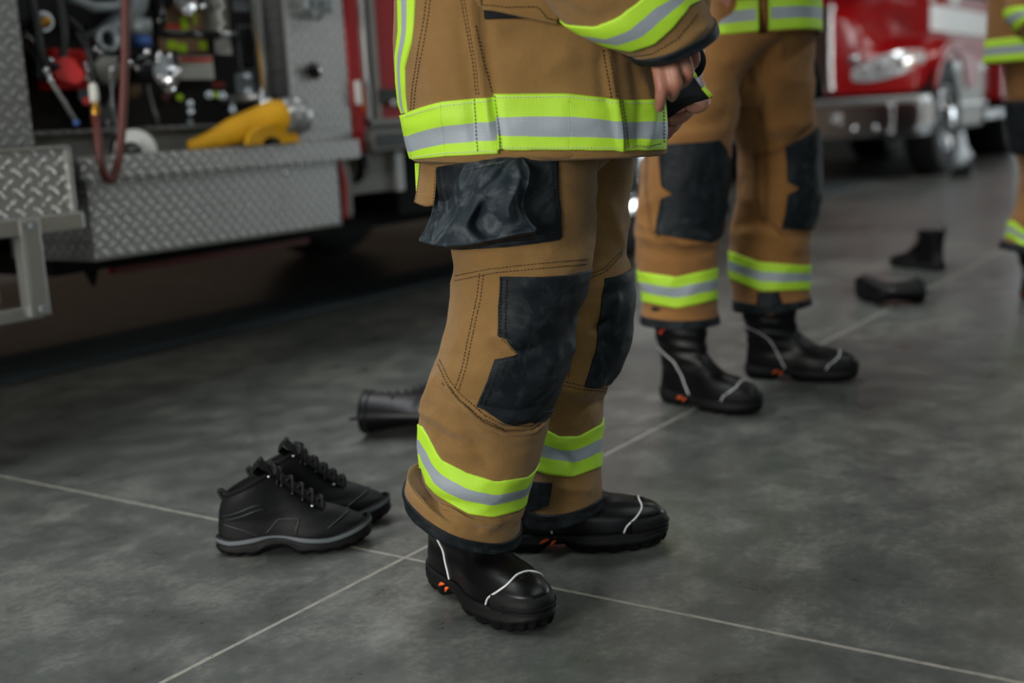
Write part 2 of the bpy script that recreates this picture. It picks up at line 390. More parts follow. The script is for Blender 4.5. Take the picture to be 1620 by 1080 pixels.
for i, (cx_, cy_) in enumerate(((3, -3), (11, .4), (18, -3))):
    l = root('ceiling_lamp', ['long ceiling lamp above the right side of the hall nearest the camera', 'long ceiling lamp above the lane before the far red truck', 'long ceiling lamp farthest down the hall'][i], 'lamp', (cx_, cy_, 5.7), 0, 'ceiling lamps')
    MB().box(cx_-3, cx_+3, cy_-.3, cy_+.3, 5.7, 6.0, 'alu').build('housing', l)
    MB().box(cx_-2.9, cx_+2.9, cy_-.22, cy_+.22, 5.66, 5.70, 'lampglow').build('tube', l)
MB().box(-3.5, 7.5, 3.15, 4.65, 5.97, 5.99, 'window').build('window_4', kind='structure')
# trench drain set in the floor under the near truck
dr = root('trench_drain', 'long steel floor drain grate running under the near fire truck', 'drain', (1, 3.74, 0))
b = MB().box(-6.9, 11.2, 3.52, 3.96, .001, .006, 'black_matte')
b.build('channel', dr)
b = MB(); b.box(-6.9, 11.2, 3.52, 3.55, .006, .014, 'grate'); b.box(-6.9, 11.2, 3.93, 3.96, .006, .014, 'grate')
x = -1.0
while x < 9:
    b.box(x, x+.022, 3.55, 3.93, .006, .013, 'grate'); x += .032
for y in (3.67, 3.80): b.box(-6.9, 11.2, y, y+.02, .006, .013, 'grate')
b.build('grate', dr)
# ------------------------------------------------------------------ garment surfaces
class Loft:
    """closed tube through rings; t runs round (0 far side, .25 image-left, .5 near side, .75 image-right), v along the rings"""
    def __init__(s, rings, nt=160, nv=170, amp=.004, seed=0, nscale=(7, 7), folds=(), kink=()):
        s.C = np.array([r[0] for r in rings]); s.A = np.array([r[1] for r in rings]); s.B = np.array([r[2] for r in rings])
        s.E = np.array([[r[3] if len(r) > 3 else 1.0] for r in rings]); s.N = len(rings)
        s.nt, s.nv = nt, nv; s.T = np.linspace(0, 1, nt+1); s.V = np.linspace(0, s.N-1, nv)
        TT, VV = np.meshgrid(s.T, s.V); s.disp = np.zeros_like(TT); s.base = s.pos0(TT, VV)
        s.off = np.random.RandomState(seed).rand(3)*50; s.amp = amp; s.ns = nscale
        s.bvh0 = None; s.P = s.base; s._bvh()
        nrm = s.gnorm(s.base); D = np.zeros_like(TT)
        if amp:
            fl = s.base.reshape(-1, 3); o = s.off; o1 = Vector(o); 
            d = np.empty(len(fl)); sx = nscale
            for k, p in enumerate(fl):
                q = Vector((p[0]*sx[0], p[1]*sx[0], p[2]*sx[1]))+o1
                a = noise.noise(q); b_ = noise.noise(q*2.3+Vector((3, 1, 7)))
                d[k] = (1-2.2*abs(a))*.7+(1-2.0*abs(b_))*.35-.45
            D += amp*d.reshape(TT.shape)
        # keep the seam equal
        D[:, -1] = D[:, 0]
        for fo in folds:
            pts, wd, am = fo[:3]; Q = np.array([s.hit(*q) for q in smooth_path(pts, 14)])
            D += am*s.line_fall(s.base, Q, wd)
        s.P = s.base+nrm*D[..., None]; s.D = D; s._bvh(); s.Nn = s.gnorm(s.P)
        # metric uv
        du = np.linalg.norm(np.diff(s.P, axis=1), axis=2).mean(0); dv = np.linalg.norm(np.diff(s.P, axis=0), axis=2).mean(1)
        s.cu = np.concatenate([[0], np.cumsum(du)]); s.cv = np.concatenate([[0], np.cumsum(dv)])
    def line_fall(s, P, Q, wd):
        best = np.full(P.shape[:2], 1e9)
        for i in range(len(Q)-1):
            a, b = Q[i], Q[i+1]; ab = b-a; L = np.dot(ab, ab)+1e-12
            tt = np.clip(((P-a)@ab)/L, 0, 1); dd = np.linalg.norm(P-(a+tt[..., None]*ab), axis=2)
            # taper at the ends
            u = (i+tt)/(len(Q)-1); tp = np.sqrt(np.clip(np.minimum(u, 1-u)*5, .0, 1)); dd = dd+(1-tp)*wd*.8
            best = np.minimum(best, dd)
        return np.exp(-(best/wd)**2)
    def pos0(s, t, v):
        C, A, B, E = catmull(s.C, v), catmull(s.A, v), catmull(s.B, v), catmull(s.E, v)[..., 0]
        th = math.pi/2+2*math.pi*t; c, sn = np.cos(th), np.sin(th)
        c = np.sign(c)*np.abs(c)**E; sn = np.sign(sn)*np.abs(sn)**E
        return C+A*c[..., None]+B*sn[..., None]
    def gnorm(s, P):
        du = np.empty_like(P); du[:, 1:-1] = P[:, 2:]-P[:, :-2]; du[:, 0] = du[:, -1] = P[:, 1]-P[:, -2]
        dv = np.gradient(P, axis=0); n = np.cross(dv, du); L = np.linalg.norm(n, axis=2, keepdims=True); n = n/np.maximum(L, 1e-12)
        c = P.mean(1, keepdims=True); sg = np.sign(np.sum(n*(P-c), axis=2).mean()); return n*sg
    def _bvh(s):
        R_, C_ = s.P.shape[:2]; F_ = [(i*C_+j, i*C_+j+1, (i+1)*C_+j+1, (i+1)*C_+j) for i in range(R_-1) for j in range(C_-1)]
        s.bvh = BVHTree.FromPolygons([Vector(p) for p in s.P.reshape(-1, 3).tolist()], F_)
    def cast(s, px, py):
        for k in range(60):
            h = s.bvh.ray_cast(Vector(O), Vector(ray(px, py)), 30)
            if h[0] is not None: return h
            # move toward the axis
            c = s.C[len(s.C)//2]; cc = min(s.C, key=lambda q: abs(pj(q)[1]-py)); qx, qy = pj(cc); qy = min(max(py, pj(s.C[0])[1]), pj(s.C[-1])[1]) if pj(s.C[0])[1] < pj(s.C[-1])[1] else py
            px += (qx-px)*.04; py += (qy-py)*.04
        return h
    def hit(s, px, py):
        h = s.cast(px, py); return np.array(h[0]) if h[0] is not None else s.C[0]
    def tv(s, px, py):
        h = s.cast(px, py)
        if h[0] is None: return (.5, 0)
        p = np.array(h[0]); C_ = s.P.shape[1]-1; i, j = divmod(h[2], C_)
        a, b, c = s.P[i, j], s.P[i, j+1], s.P[i+1, j]
        fu = np.clip(np.dot(p-a, b-a)/np.dot(b-a, b-a), 0, 1); fv = np.clip(np.dot(p-a, c-a)/np.dot(c-a, c-a), 0, 1)
        return ((j+fu)/s.nt, (i+fv)/(s.nv-1)*(s.N-1))
    def smp(s, arr, t, v):
        t = np.asarray(t, float) % 1.0; x = t*s.nt; y = np.clip(np.asarray(v, float)/(s.N-1), 0, 1)*(s.nv-1)
        i = np.clip(np.floor(y).astype(int), 0, s.nv-2); j = np.clip(np.floor(x).astype(int), 0, s.nt-1); fy = (y-i); fx = (x-j)
        if arr.ndim == 3: fy = fy[..., None]; fx = fx[..., None]
        return (arr[i, j]*(1-fx)+arr[i, j+1]*fx)*(1-fy)+(arr[i+1, j]*(1-fx)+arr[i+1, j+1]*fx)*fy
    def at(s, t, v, off=0): 
        n = s.smp(s.Nn, t, v); n = n/np.linalg.norm(n, axis=-1, keepdims=True)
        return s.smp(s.P, t, v)+n*np.asarray(off)[..., None]
    def mesh(s, mb, mat, inner=.05):
        uv = np.stack(np.meshgrid(s.cu, s.cv), -1)
        mb.grid(s.P, mat, uvs=uv); return mb
    def hem_in(s, mb, mat, depth=.05, end=-1):
        """turn the cloth in at an open end so that the rim has a thickness and a dark inside"""
        e = s.P[end]; c = e.mean(0); prev = s.P[end-4 if end == -1 else 4]
        up = nz(prev.mean(0)-c)
        rows = [e, e+(c-e)*.02-up*.002, e+(c-e)*.06, e+(c-e)*.08+up*depth]
        mb.grid(rows, mat, flip=(end == -1)); return mb
def pj(p):
    c = RW.T@(np.array(p)-O); return CX+FPX*c[0]/-c[2], CY-FPX*c[1]/-c[2]
def ring(lx, ly, rx, ry, D, dr, E=1.0, dz=0):
    L, R_ = UD(lx, ly, D), UD(rx, ry, D); return ((L+R_)/2, (R_-L)/2, FH*dr+UP*dz, E)
def resample(pts, n):
    pts = np.array(pts, float); 
    d = np.concatenate([[0], np.cumsum(np.hypot(*(np.diff(pts, axis=0)*np.array([1, 1])).T))]); 
    if d[-1] == 0: return np.repeat(pts[:1], n, 0)
    q = np.linspace(0, d[-1], n); return np.stack([np.interp(q, d, pts[:, k]) for k in range(pts.shape[1])], 1)
def tvs(L, pts):
    out = []
    for p in pts:
        if len(p) == 3: out.append((p[1], p[2]))
        else: out.append(L.tv(*p))
    return out
def patch(mb, L, left, right, mat, off=.0022, nr=60, nc=50, bulge=None, mrow=None, smoothed=False, mcol=None):
    """cloth piece between two pixel curves (top to bottom), laid on surface L"""
    lc = resample([(*L.tv(*p), ) if len(p) == 2 else p[1:] for p in dens(left)], nr) if False else None
    la = resample(dens(left), nr); ra = resample(dens(right), nr)
    lt = np.array([L.tv(*p) for p in la]); rt = np.array([L.tv(*p) for p in ra])
    return patch_tv(mb, L, lt, rt, mat, off, nc, bulge, mrow)
def dens(p): return [q for q in p]
def patch_tv(mb, L, lt, rt, mat, off=.0022, nc=50, bulge=None, mrow=None):
    nr = len(lt); k = np.linspace(0, 1, nc)[None, :, None]
    TV = lt[:, None, :]*(1-k)+rt[:, None, :]*k
    o = np.full(TV.shape[:2], off)
    if bulge is not None:
        a, b = np.meshgrid(np.linspace(0, 1, nc), np.linspace(0, 1, nr)); o = o+bulge(a, b)
    # rim that drops into the cloth
    TVp = np.pad(TV, ((1, 1), (1, 1), (0, 0)), mode='edge'); op = np.pad(o, 1, mode='constant', constant_values=-.002)
    P = L.at(TVp[..., 0], TVp[..., 1], op)
    du = np.concatenate([[0], np.cumsum(np.linalg.norm(np.diff(P, axis=1), axis=2).mean(0))]); dv = np.concatenate([[0], np.cumsum(np.linalg.norm(np.diff(P, axis=0), axis=2).mean(1))])
    uv = np.stack(np.meshgrid(du, dv), -1)
    mr = None
    if mrow is not None:
        mr = [mrow[0]]+list(mrow)+[mrow[-1]]
    mb.grid(P, mat, uvs=uv, mrow=mr); return P
def band(mb, L, top, bot, off=.0025, nt=150, frac=(.335, .665), back=None, rows=15, tr=(0, 1)):
    """lime / silver / lime trim right round surface L; top and bot are pixel curves on the visible side, left to right"""
    def curve(pts):
        a = np.array([L.tv(*p) for p in resample(pts, 24)]); a = a[np.argsort(a[:, 0])]
        t0, t1 = a[0, 0], a[-1, 0]; tt = np.concatenate([a[:, 0], [t0+1]]); vv = np.concatenate([a[:, 1], [a[0, 1]]])
        def f(t):
            t = np.asarray(t); t2 = np.where(t < t0, t+1, t)
            return np.interp(t2, tt, vv)
        return f
    ft, fb = curve(top), curve(bot); T = np.linspace(tr[0], tr[1], nt)
    vt, vb = ft(T), fb(T)
    lt = []; fr = np.linspace(0, 1, rows)
    q = np.linspace(0, 1, 50)[:, None]; VQ = vt*(1-q)+vb*q; PQ = L.at(np.repeat(T[None], 50, 0), VQ, np.zeros_like(VQ)); cl = np.concatenate([np.zeros((1, nt)), np.cumsum(np.linalg.norm(np.diff(PQ, axis=0), axis=2), 0)]); cl /= cl[-1]
    VR = np.stack([np.interp(fr, cl[:, j], VQ[:, j]) for j in range(nt)], 1)
    TV = np.stack([np.repeat(T[None], rows, 0), VR], -1)
    o = np.full(TV.shape[:2], off); TVp = np.pad(TV, ((1, 1), (0, 0), (0, 0)), mode='edge'); op = np.pad(o, ((1, 1), (0, 0)), constant_values=-.002)
    P = L.at(TVp[..., 0], TVp[..., 1], op)
    du = np.concatenate([[0], np.cumsum(np.linalg.norm(np.diff(P, axis=1), axis=2).mean(0))]); dv = np.concatenate([[0], np.cumsum(np.linalg.norm(np.diff(P, axis=0), axis=2).mean(1))])
    uv = np.stack(np.meshgrid(du, dv), -1)
    mr = ['lime']+[('silver' if frac[0] <= (i+.5)/(rows-1) < frac[1] else 'lime') for i in range(rows-1)]+['lime']
    mb.grid(P, 'lime', uvs=uv, mrow=mr)
    return ft, fb
def stitch(mb, L, pts, off=.0008, lanes=(-.003, .003), w=.0011, dash=.0036, gap=.0016, mat='thread', n=60):
    """rows of raised thread dashes along a pixel curve on surface L"""
    q = resample(pts, n); Q = np.array([L.at(*np.array(L.tv(*p)), off) for p in q]); N = np.array([L.smp(L.Nn, *L.tv(*p)) for p in q])
    dashes(mb, Q, N, lanes, w, dash, gap, mat)
def dashes(mb, Q, N, lanes, w, dash, gap, mat):
    mb0 = mb; mb = MB()
    d = np.concatenate([[0], np.cumsum(np.linalg.norm(np.diff(Q, axis=0), axis=1))]); tot = d[-1]; s0 = 0
    f = lambda x, A: np.array([np.interp(x, d, A[:, k]) for k in range(3)])
    vs = []; fs = []
    while s0+dash < tot:
        a, b = f(s0, Q), f(s0+dash, Q); nn = nz(f(s0, N)); tg = nz(b-a+1e-9); sd = np.cross(nn, tg)
        for ln in lanes:
            c0, c1 = a+sd*ln, b+sd*ln; k = len(vs)
            for c in (c0, (c0+c1)/2, c1):
                hgt = .0006 if c is not c0 and c is not c1 else -.0003
                vs += [c-sd*w/2-nn*.0006, c+nn*(hgt+.0004), c+sd*w/2-nn*.0006]
            fs += [[k, k+1, k+4, k+3], [k+1, k+2, k+5, k+4], [k+3, k+4, k+7, k+6], [k+4, k+5, k+8, k+7]]
        s0 += dash+gap
    if vs:
        mb.raw(vs, fs, mat)
        if mb0.v: mb0.raw(vs, fs, mat)
        else: mb0.sub.append(mb)
def binding(mb, L, v0, v1, mat, off=.003, nt=150, bev=.002):
    """edge binding round surface L between ring parameters v0 and v1 (floats or functions of t)"""
    T = np.linspace(0, 1, nt); fr = np.linspace(0, 1, 6); a = v0(T) if callable(v0) else np.full(nt, float(v0)); b = v1(T) if callable(v1) else np.full(nt, float(v1))
    TV = np.stack([np.stack([T, a*(1-f)+b*f], -1) for f in fr]); o = np.array([-.001, off, off, off, off, -.001])[:, None]*np.ones((1, nt))
    TV = np.concatenate([TV[:1], TV[:1], TV[1:-1], TV[-1:], TV[-1:]])[:, :, :]; o = np.concatenate([o[:1], o[1:2], o[1:-1], o[1:2], o[-1:]])
    P = L.at(TV[..., 0], TV[..., 1], o); mb.grid(P, mat)
# ------------------------------------------------------------------ footwear (local: x heel->toe, y left, z up)
def shoe_outline(L, zs, n=72):
    """zs rows: z, x_back, x_front, half width heel, half width ball, tilt, power"""
    P = []
    for z, xb, xf, wh, wb, tilt, pw in zs:
        row = []
        for j in range(n):
            ph = 2*math.pi*j/n; c, s_ = math.cos(ph), math.sin(ph)
            cx = math.copysign(abs(c)**pw, c); sy = math.copysign(abs(s_)**pw, s_)
            x = (xb+xf)/2+(xf-xb)/2*cx; u = min(max((x/L), 0), 1)
            k = min(max((u-.25)/.45, 0), 1); k = k*k*(3-2*k); wd = wh*(1-k)+wb*k-.006*math.exp(-((u-.42)/.12)**2)
            row.append((x, wd*sy+.006*math.sin(math.pi*u)*0, z+tilt*(x-xb)))
        P.append(row)
    return np.array(P)
def rows_interp(rows, k=6):
    A = np.array(rows, float); t = np.linspace(0, len(A)-1, (len(A)-1)*k+1); return catmull(A, t)
def sole_mesh(mb, L, wh, wb, h=.034, mid='rubber', low='rubber', lug=.010):
    o1 = shoe_outline(L, [(.0, -.004, L+.004, wh+.003, wb+.003, 0, .82)], 144)[0]
    def ring_at(z, grow, lugd=0):
        r = o1.copy(); c = np.array([L/2, 0, 0]); 
        for i, p in enumerate(r):
            d = nz(np.array([p[0]-min(max(p[0], .05), L-.06), p[1], 0])+1e-9); g = grow
            if lugd and (i//3) % 2: g -= lugd
            r[i] = [p[0]+d[0]*g, p[1]+d[1]*g, z]
            # arch between heel block and forefoot, toe spring
            x = r[i][0]
            if z < h*.5:
                a = math.exp(-((x-L*.36)/(L*.075))**4); r[i][2] = z+(h*.42)*a
            ts = max(0, (x-L*.78)/(L*.22)); r[i][2] += .009*ts*ts
            hs = max(0, (L*.06-x)/(L*.06)); r[i][2] += .004*hs*hs
        return r
    rows = [ring_at(0.0005, -.008, .004), ring_at(.001, -.003, .006), ring_at(.006, .001, .006), ring_at(.0125, .0015, .005), ring_at(.0145, .0035), ring_at(h*.62, .004), ring_at(h*.66, .0025), ring_at(h*.9, .003), ring_at(h, .0015), ring_at(h+.001, -.004)]
    k = rows[0].copy(); k[:, 1] *= .02; k[:, 0] = rows[0][:, 0]; 
    rows = [k]+rows
    mrow = [low]*5+[mid]*6
    mb.grid(rows, low, closed_u=True, mrow=mrow)
def on_rows(P, n):  # interpolate surface by (row fraction, phi)
    def f(r, ph, off=0):
        R_, C_ = P.shape[:2]; y = min(max(r, 0), R_-1.001); x = (ph/(2*math.pi))*C_; i = int(y); j = int(math.floor(x)); fy = y-i; fx = x-j
        g = lambda a, b: P[a, b % C_]
        q = (g(i, j)*(1-fx)+g(i, j+1)*fx)*(1-fy)+(g(i+1, j)*(1-fx)+g(i+1, j+1)*fx)*fy
        nrm = nz(np.cross(g(i, j+1)-g(i, j-1), g(min(i+1, R_-1), j)-g(max(i-1, 0), j))); return q+nrm*off
    return f
PARTS = {}
def keep(key, o): PARTS.setdefault(key, []).append(o)
def fire_boot_meshes(top=.26, L=.30, far=False):
    le = 'leather_far' if far else 'leather'
    rows = [(.030, .0, L-.002, .036, .052, 0, .84), (.040, -.002, L, .037, .053, 0, .84), (.055, -.002, L-.001, .037, .052, 0, .84), (.064, .0, L-.006, .037, .050, 0, .86),
            (.074, .001, L-.020, .036, .045, 0, .9), (.082, .001, L-.048, .036, .041, 0, .95), (.091, .002, L-.090, .037, .040, 0, 1), (.108, .002, L-.122, .039, .040, 0, 1), (.125, .0, L-.145, .042, .042, 0, 1),
            (.150, -.004, L-.158, .047, .047, 0, 1), (.185, -.010, L-.160, .053, .053, 0, 1), (.225, -.012, L-.156, .057, .057, 0, 1), (top, -.014, L-.150, .060, .060, 0, 1)]
    if top < .25: rows = rows[:10]+[(.165, -.002, L-.160, .049, .049, 0, 1)]
    rr = rows_interp(rows, 6); P = shoe_outline(L, rr)
    # soft creases in the shaft, toe-cap step
    for i in range(P.shape[0]):
        z = P[i, :, 2]; x = P[i, :, 0]
        c = .0022*np.sin(z*190+x*25)*np.exp(-((z-.15)/.05)**2)
        ctr = np.array([.07, 0]); d = P[i, :, :2]-ctr; dn = d/np.maximum(np.linalg.norm(d, axis=1, keepdims=True), 1e-6); P[i, :, :2] += dn*c[:, None]
        toe = 1/(1+np.exp(-(x+z*.35-(L*.80))*260))*(z < .105); P[i, :, :2] += dn*(toe*.0022)[:, None]; P[i, :, 2] += toe*.0022*np.clip((z-.07)/.02, 0, 1)
    f = on_rows(P, 0)
    body = MB(); body.grid(P, le, closed_u=True)
    e = P[-1]; c = e.mean(0); body.grid([e, e+(c-e)*.05+[0, 0, .001], e+(c-e)*.10-[0, 0, .01], e+(c-e)*.22-[0, 0, .05], e+(c-e)*.98-[0, 0, .05]], 'black_cloth', closed_u=True)
    body.box(.035, .075, -.001, .001, .03, .031, le)
    # toe bumper ridges moulded in the rubber
    sole = MB(); sole_mesh(sole, L, .036, .052)
    bump_ = []
    for r, o in ((0, .0035), (4, .0055), (9, .0055), (12, .003), (14, -.001)):
        bump_.append([f(r, a, o*(math.cos(a*.5)**.3 if abs(a) < 1.05 else .2)) for a in np.linspace(-1.02, 1.02, 40)])
    sole.grid(np.array(bump_), 'rubber')
    for zr in (3, 7): sole.tube([f(zr, a, .0068) for a in np.linspace(-.8, .8, 30)], .0012, 'rubber', 6)
    pip = MB()
    def row_of(z):
        return np.interp(z, rr[:, 0], np.arange(len(rr)))
    # toe-cap piping: up one side, over and down
    def toe_pts(off):
        out = []
        for zz, a in ((.036, 1.12), (.048, 1.08), (.057, .98), (.067, .80), (.075, .58), (.080, .30), (.0815, 0)): out.append((zz, a))
        out += [(zz, -a) for zz, a in out[-2::-1]]
        A = smooth_path(out, 60); return [f(row_of(z), a % (2*math.pi), off) for z, a in A]
    pip.tube([np.array(p) for p in toe_pts(.0008)], .0017, 'piping', 7)
    hp = []; sides = [(.035, .112), (.050, .104), (.075, .092), (.100, .080), (.120, .066), (.136, .045), (.146, .018), (.148, .002)] if top > .25 else [(.036, .100), (.050, .096), (.075, .086), (.100, .076), (.125, .067), (.150, .060), (.158, .058)]
    for sg in (1, -1):
        side = sides
        pts = []
        for z, x in smooth_path(side, 40):
            r = row_of(z); xb = np.interp(z, rr[:, 0], rr[:, 1]); xf = np.interp(z, rr[:, 0], rr[:, 2]); c = np.clip((x-(xb+xf)/2)/((xf-xb)/2), -1, 1); pw = np.interp(z, rr[:, 0], rr[:, 6])
            ph = math.acos(math.copysign(abs(c)**(1/pw), c)); pts.append(f(r, (sg*ph) % (2*math.pi), .0008))
        hp += pts if sg == 1 else pts[::-1]
    heelp = MB(); heelp.tube(hp, .0017, 'piping', 7) if top > .25 else [heelp.tube(hp[i:i+40], .0019, 'piping', 7) for i in (0, 40)]
    orange = MB()
    for sg in (1, -1):
        for (x0, z0, x1, z1) in ((.078, .021, .094, .028), (.096, .016, .106, .026)):
            y = sg*.0405; orange.tube([(x0, y, z0), ((x0+x1)/2, y+sg*.001, (z0+z1)/2+.002), (x1, y, z1)], [.0015, .0032, .0015], 'orange', 8)
    marks = MB()
    for sg in (1, -1):
        for k, (x, z) in enumerate(((.040, .195), (.052, .205), (.064, .218), (.088, .226), (.100, .228))):
            r = row_of(z); ph = math.acos(np.clip((x-.0665)/.079, -1, 1)); q = f(r, (sg*ph) % (2*math.pi), .0006); marks.ball(q, .0052, 'red_mark', 10, (1, .35, .8))
    # toe emblem: embossed badge outline on the cap
    emb = MB(); cx_ = L-.035
    for seq in (((-.010, .012), (.010, .012), (.006, -.008), (-.006, -.008), (-.010, .012)), ((-.005, .008), (.0, -.004), (.005, .008))):
        pts = []
        for yy, dx in seq:
            pts.append(f(row_of(.084)+dx*-260*.0, 0, 0)); q = None
        emb_pts = []
        for yy, dx in seq:
            z = .075; 
            r = row_of(.081+dx*-.25); a = math.asin(np.clip(yy/.045, -1, 1)); emb_pts.append(f(r, a % (2*math.pi), .0005))
        emb.tube(emb_pts, .0007, 'rubber', 5)
    return [('boot_upper', body, None), ('sole', sole, None), ('toe_piping', pip, 'reflective white piping'), ('heel_piping', heelp, 'reflective white piping'), ('arch_insert', orange, 'orange rubber insert'), ('shaft_mark', marks, 'red printed marks'), ('toe_emblem', emb, None)]
_bm = {}
def meshes(key, fn):
    if key not in _bm:
        lst = []
        for nm, mb, lab in fn():
            o = mb.build(nm); me = o.data; me.name = key+'_'+nm; bpy.data.objects.remove(o); lst.append((nm, me, lab))
        _bm[key] = lst
    return _bm[key]
def place(key, fn, pos, head, parent=None, name='boot', roll=None, label=None, cat=None, group=None, skip=(), mirror=False, first='boot_upper'):
    """pos = heel centre on the ground, head = heading angle; worn boots are children of the person, others stand alone"""
    M = Matrix.Translation(pos)@Matrix.Rotation(head, 4, 'Z')
    if roll is not None: M = Matrix.Translation(pos)@Matrix.Rotation(head, 4, 'Z')@roll
    if parent is None:
        r = bpy.data.objects.new(name, None); COL.objects.link(r); r.matrix_world = M; tag(r, label, cat, group); W[r.name] = M
        for nm, me, lab in meshes(key, fn):
            if nm in skip: continue
            o = bpy.data.objects.new(nm, me); COL.objects.link(o); o.parent = r
            if lab: o['label'] = lab
        return r
    lst = meshes(key, fn); Mi = W[parent.name].inverted()@M
    nm, me, lab = lst[0]; up = bpy.data.objects.new(name, me); COL.objects.link(up); up.parent = parent; up.matrix_local = Mi; W[up.name] = M
    for nm, me, lab in lst[1:]:
        if nm in skip: continue
        o = bpy.data.objects.new(nm, me); COL.objects.link(o); o.parent = up
        if lab: o['label'] = lab
    return up
# ---- mid-height hiking shoe
def hiker_meshes():
    L = .272
    rows = [(.026, .002, L-.004, .035, .049, 0, .84), (.036, .0, L-.001, .036, .049, 0, .84), (.048, .0, L-.006, .036, .047, 0, .86), (.058, .001, L-.022, .036, .042, 0, .9), (.066, .002, L-.048, .036, .039, .02, .95),
            (.072, .003, L-.080, .037, .038, .06, 1), (.080, .004, L-.105, .038, .037, .12, 1), (.088, .006, L-.125, .038, .037, .20, 1), (.096, .009, L-.140, .038, .037, .30, 1), (.103, .013, L-.150, .037, .036, .38, 1), (.109, .017, L-.156, .035, .034, .44, 1), (.110, .022, L-.161, .030, .029, .46, 1)]
    rr = rows_interp(rows, 6); P = shoe_outline(L, rr); f = on_rows(P, 0)
    ro = lambda z: np.interp(z, rr[:, 0], np.arange(len(rr)))
    for i in range(P.shape[0]):
        x, z = P[i, :, 0], P[i, :, 2]; d = P[i, :, :2]-np.array([.08, 0]); dn = d/np.maximum(np.linalg.norm(d, axis=1, keepdims=True), 1e-6)
        P[i, :, :2] += dn*(.0012*np.sin(z*230-x*40)*np.exp(-((x-.17)/.05)**2))[:, None]
    body = MB(); body.grid(P, 'black_suede', closed_u=True)
    e = P[-1]; c = e.mean(0); body.grid([e, e+(c-e)*.12+[0, 0, .001], e+(c-e)*.2-[0, 0, .008], e+(c-e)*.25-[0, 0, .06], e+(c-e)*.95-[0, 0, .07]], 'black_mesh', closed_u=True)
    def sidep(x, z, sg, off):  # nearest side point
        zz = z; 
        for _ in range(6):
            r = ro(zz); xb, xf, pw, tl = [np.interp(r, np.arange(len(rr)), rr[:, k]) for k in (1, 2, 6, 5)]
            zz = z-tl*(x-xb)
        c_ = np.clip((x-(xb+xf)/2)/((xf-xb)/2), -1, 1); ph = math.acos(math.copysign(abs(c_)**(1/pw), c_)); return f(r, (sg*ph) % (2*math.pi), off)
    sole = MB(); o = shoe_outline(L, [(0, -.004, L+.004, .038, .052, 0, .82)], 144)[0]
    def wav(x, u):  # upper edge of the grey midsole
        return .030+.014*math.exp(-((x-.105)/.05)**2)*0+.010*math.exp(-((x-.10)/.06)**2)+.006*max(0, (x-.2)/.07)
    def rg(fn, grow, lug=0):
        r = o.copy()
        for i, p in enumerate(r):
            d = nz(np.array([p[0]-min(max(p[0], .05), L-.06), p[1], 0])+1e-9); g = grow-(lug if (i//3) % 2 else 0); x = p[0]
            ts = max(0, (x-L*.72)/(L*.28)); hs = max(0, (L*.08-x)/(L*.08))
            r[i] = [p[0]+d[0]*g, p[1]+d[1]*g, fn(x)+.014*ts*ts+.005*hs]
        return r
    arch = lambda x: .012*math.exp(-((x-L*.40)/(L*.11))**4)
    rows_ = [rg(lambda x: .001+arch(x), -.03), rg(lambda x: .0008+arch(x), -.003, .005), rg(lambda x: .006+arch(x), .002, .004), rg(lambda x: .010+arch(x), .003), rg(lambda x: .013+arch(x), .003), rg(lambda x: .0135+arch(x), .001), rg(lambda x: wav(x, 0)-.0095+arch(x)*.3, .003), rg(lambda x: wav(x, 0)-.002, .002), rg(lambda x: wav(x, 0), -.003)]
    sole.grid(rows_, 'rubber', closed_u=True, mrow=['rubber']*6+['sole_grey', 'rubber'])
    k = 0
    trims = [MB(), MB()]
    for sg in (1, -1):
        trim = trims[sg > 0]
        for pts in ([(.088, .040), (.112, .066), (.150, .066), (.143, .040)], [(.012, .075), (.05, .088), (.085, .105)], [(.015, .068), (.05, .078), (.09, .094)], [(.2, .045), (.225, .058), (.238, .064)], [(.015, .06), (.05, .05), (.075, .038)]):
            q = [sidep(x, z, sg, .0007) for x, z in (resample(pts, 20) if len(pts) == 4 else smooth_path(pts, 20))]; trim.tube(q, .0011, 'grey_trim', 6)
    for sg in (1, -1):
        trim = trims[sg > 0]; ov = []
        for z in np.linspace(.036, .062, 8): ov.append([sidep(x, z, sg, .0016) for x in np.linspace(.088+(z-.036)*.85, .146+(z-.04)*.2, 16)])
        trim.grid(ov, 'black_suede')
    # tongue, collar padding
    tong = MB(); T_ = []
    for u in np.linspace(0, 1, 16):
        x = .205-.118*u; z = .066+.088*u+.010*u*u+.004; w_ = .024-.002*u
        T_.append([(x-(y_/w_)**2*.004*0, y_, z-abs(y_/w_)**2.4*.009) for y_ in np.linspace(-w_, w_, 13)])
    T_ = np.array(T_)+np.array([.002, 0, .003]); back = T_+np.array([-.016, 0, -.008]); tong.grid(T_, 'black_mesh'); tong.grid(np.stack([T_[-1], T_[-1]+[-.004, 0, .004], back[-1]]), 'black_mesh'); tong.grid(back, 'black_mesh')
    tong.tube([T_[-1][3]+[0, 0, -.006], T_[-1][5]+[-.002, 0, .003], T_[-1][7]+[-.002, 0, .003], T_[-1][9]+[0, 0, -.006]], .0035, 'lace', 7)
    col = MB(); ee = P[-3]; col.tube([p for p in ee[9:-8]], .0055, 'black_mesh', 10)
    lace = MB(); ctr = lambda u: np.array([.205-.118*u, 0, .073+.088*u+.010*u*u])
    rows_l = [.08, .22, .36, .50, .66, .84]; eys = []
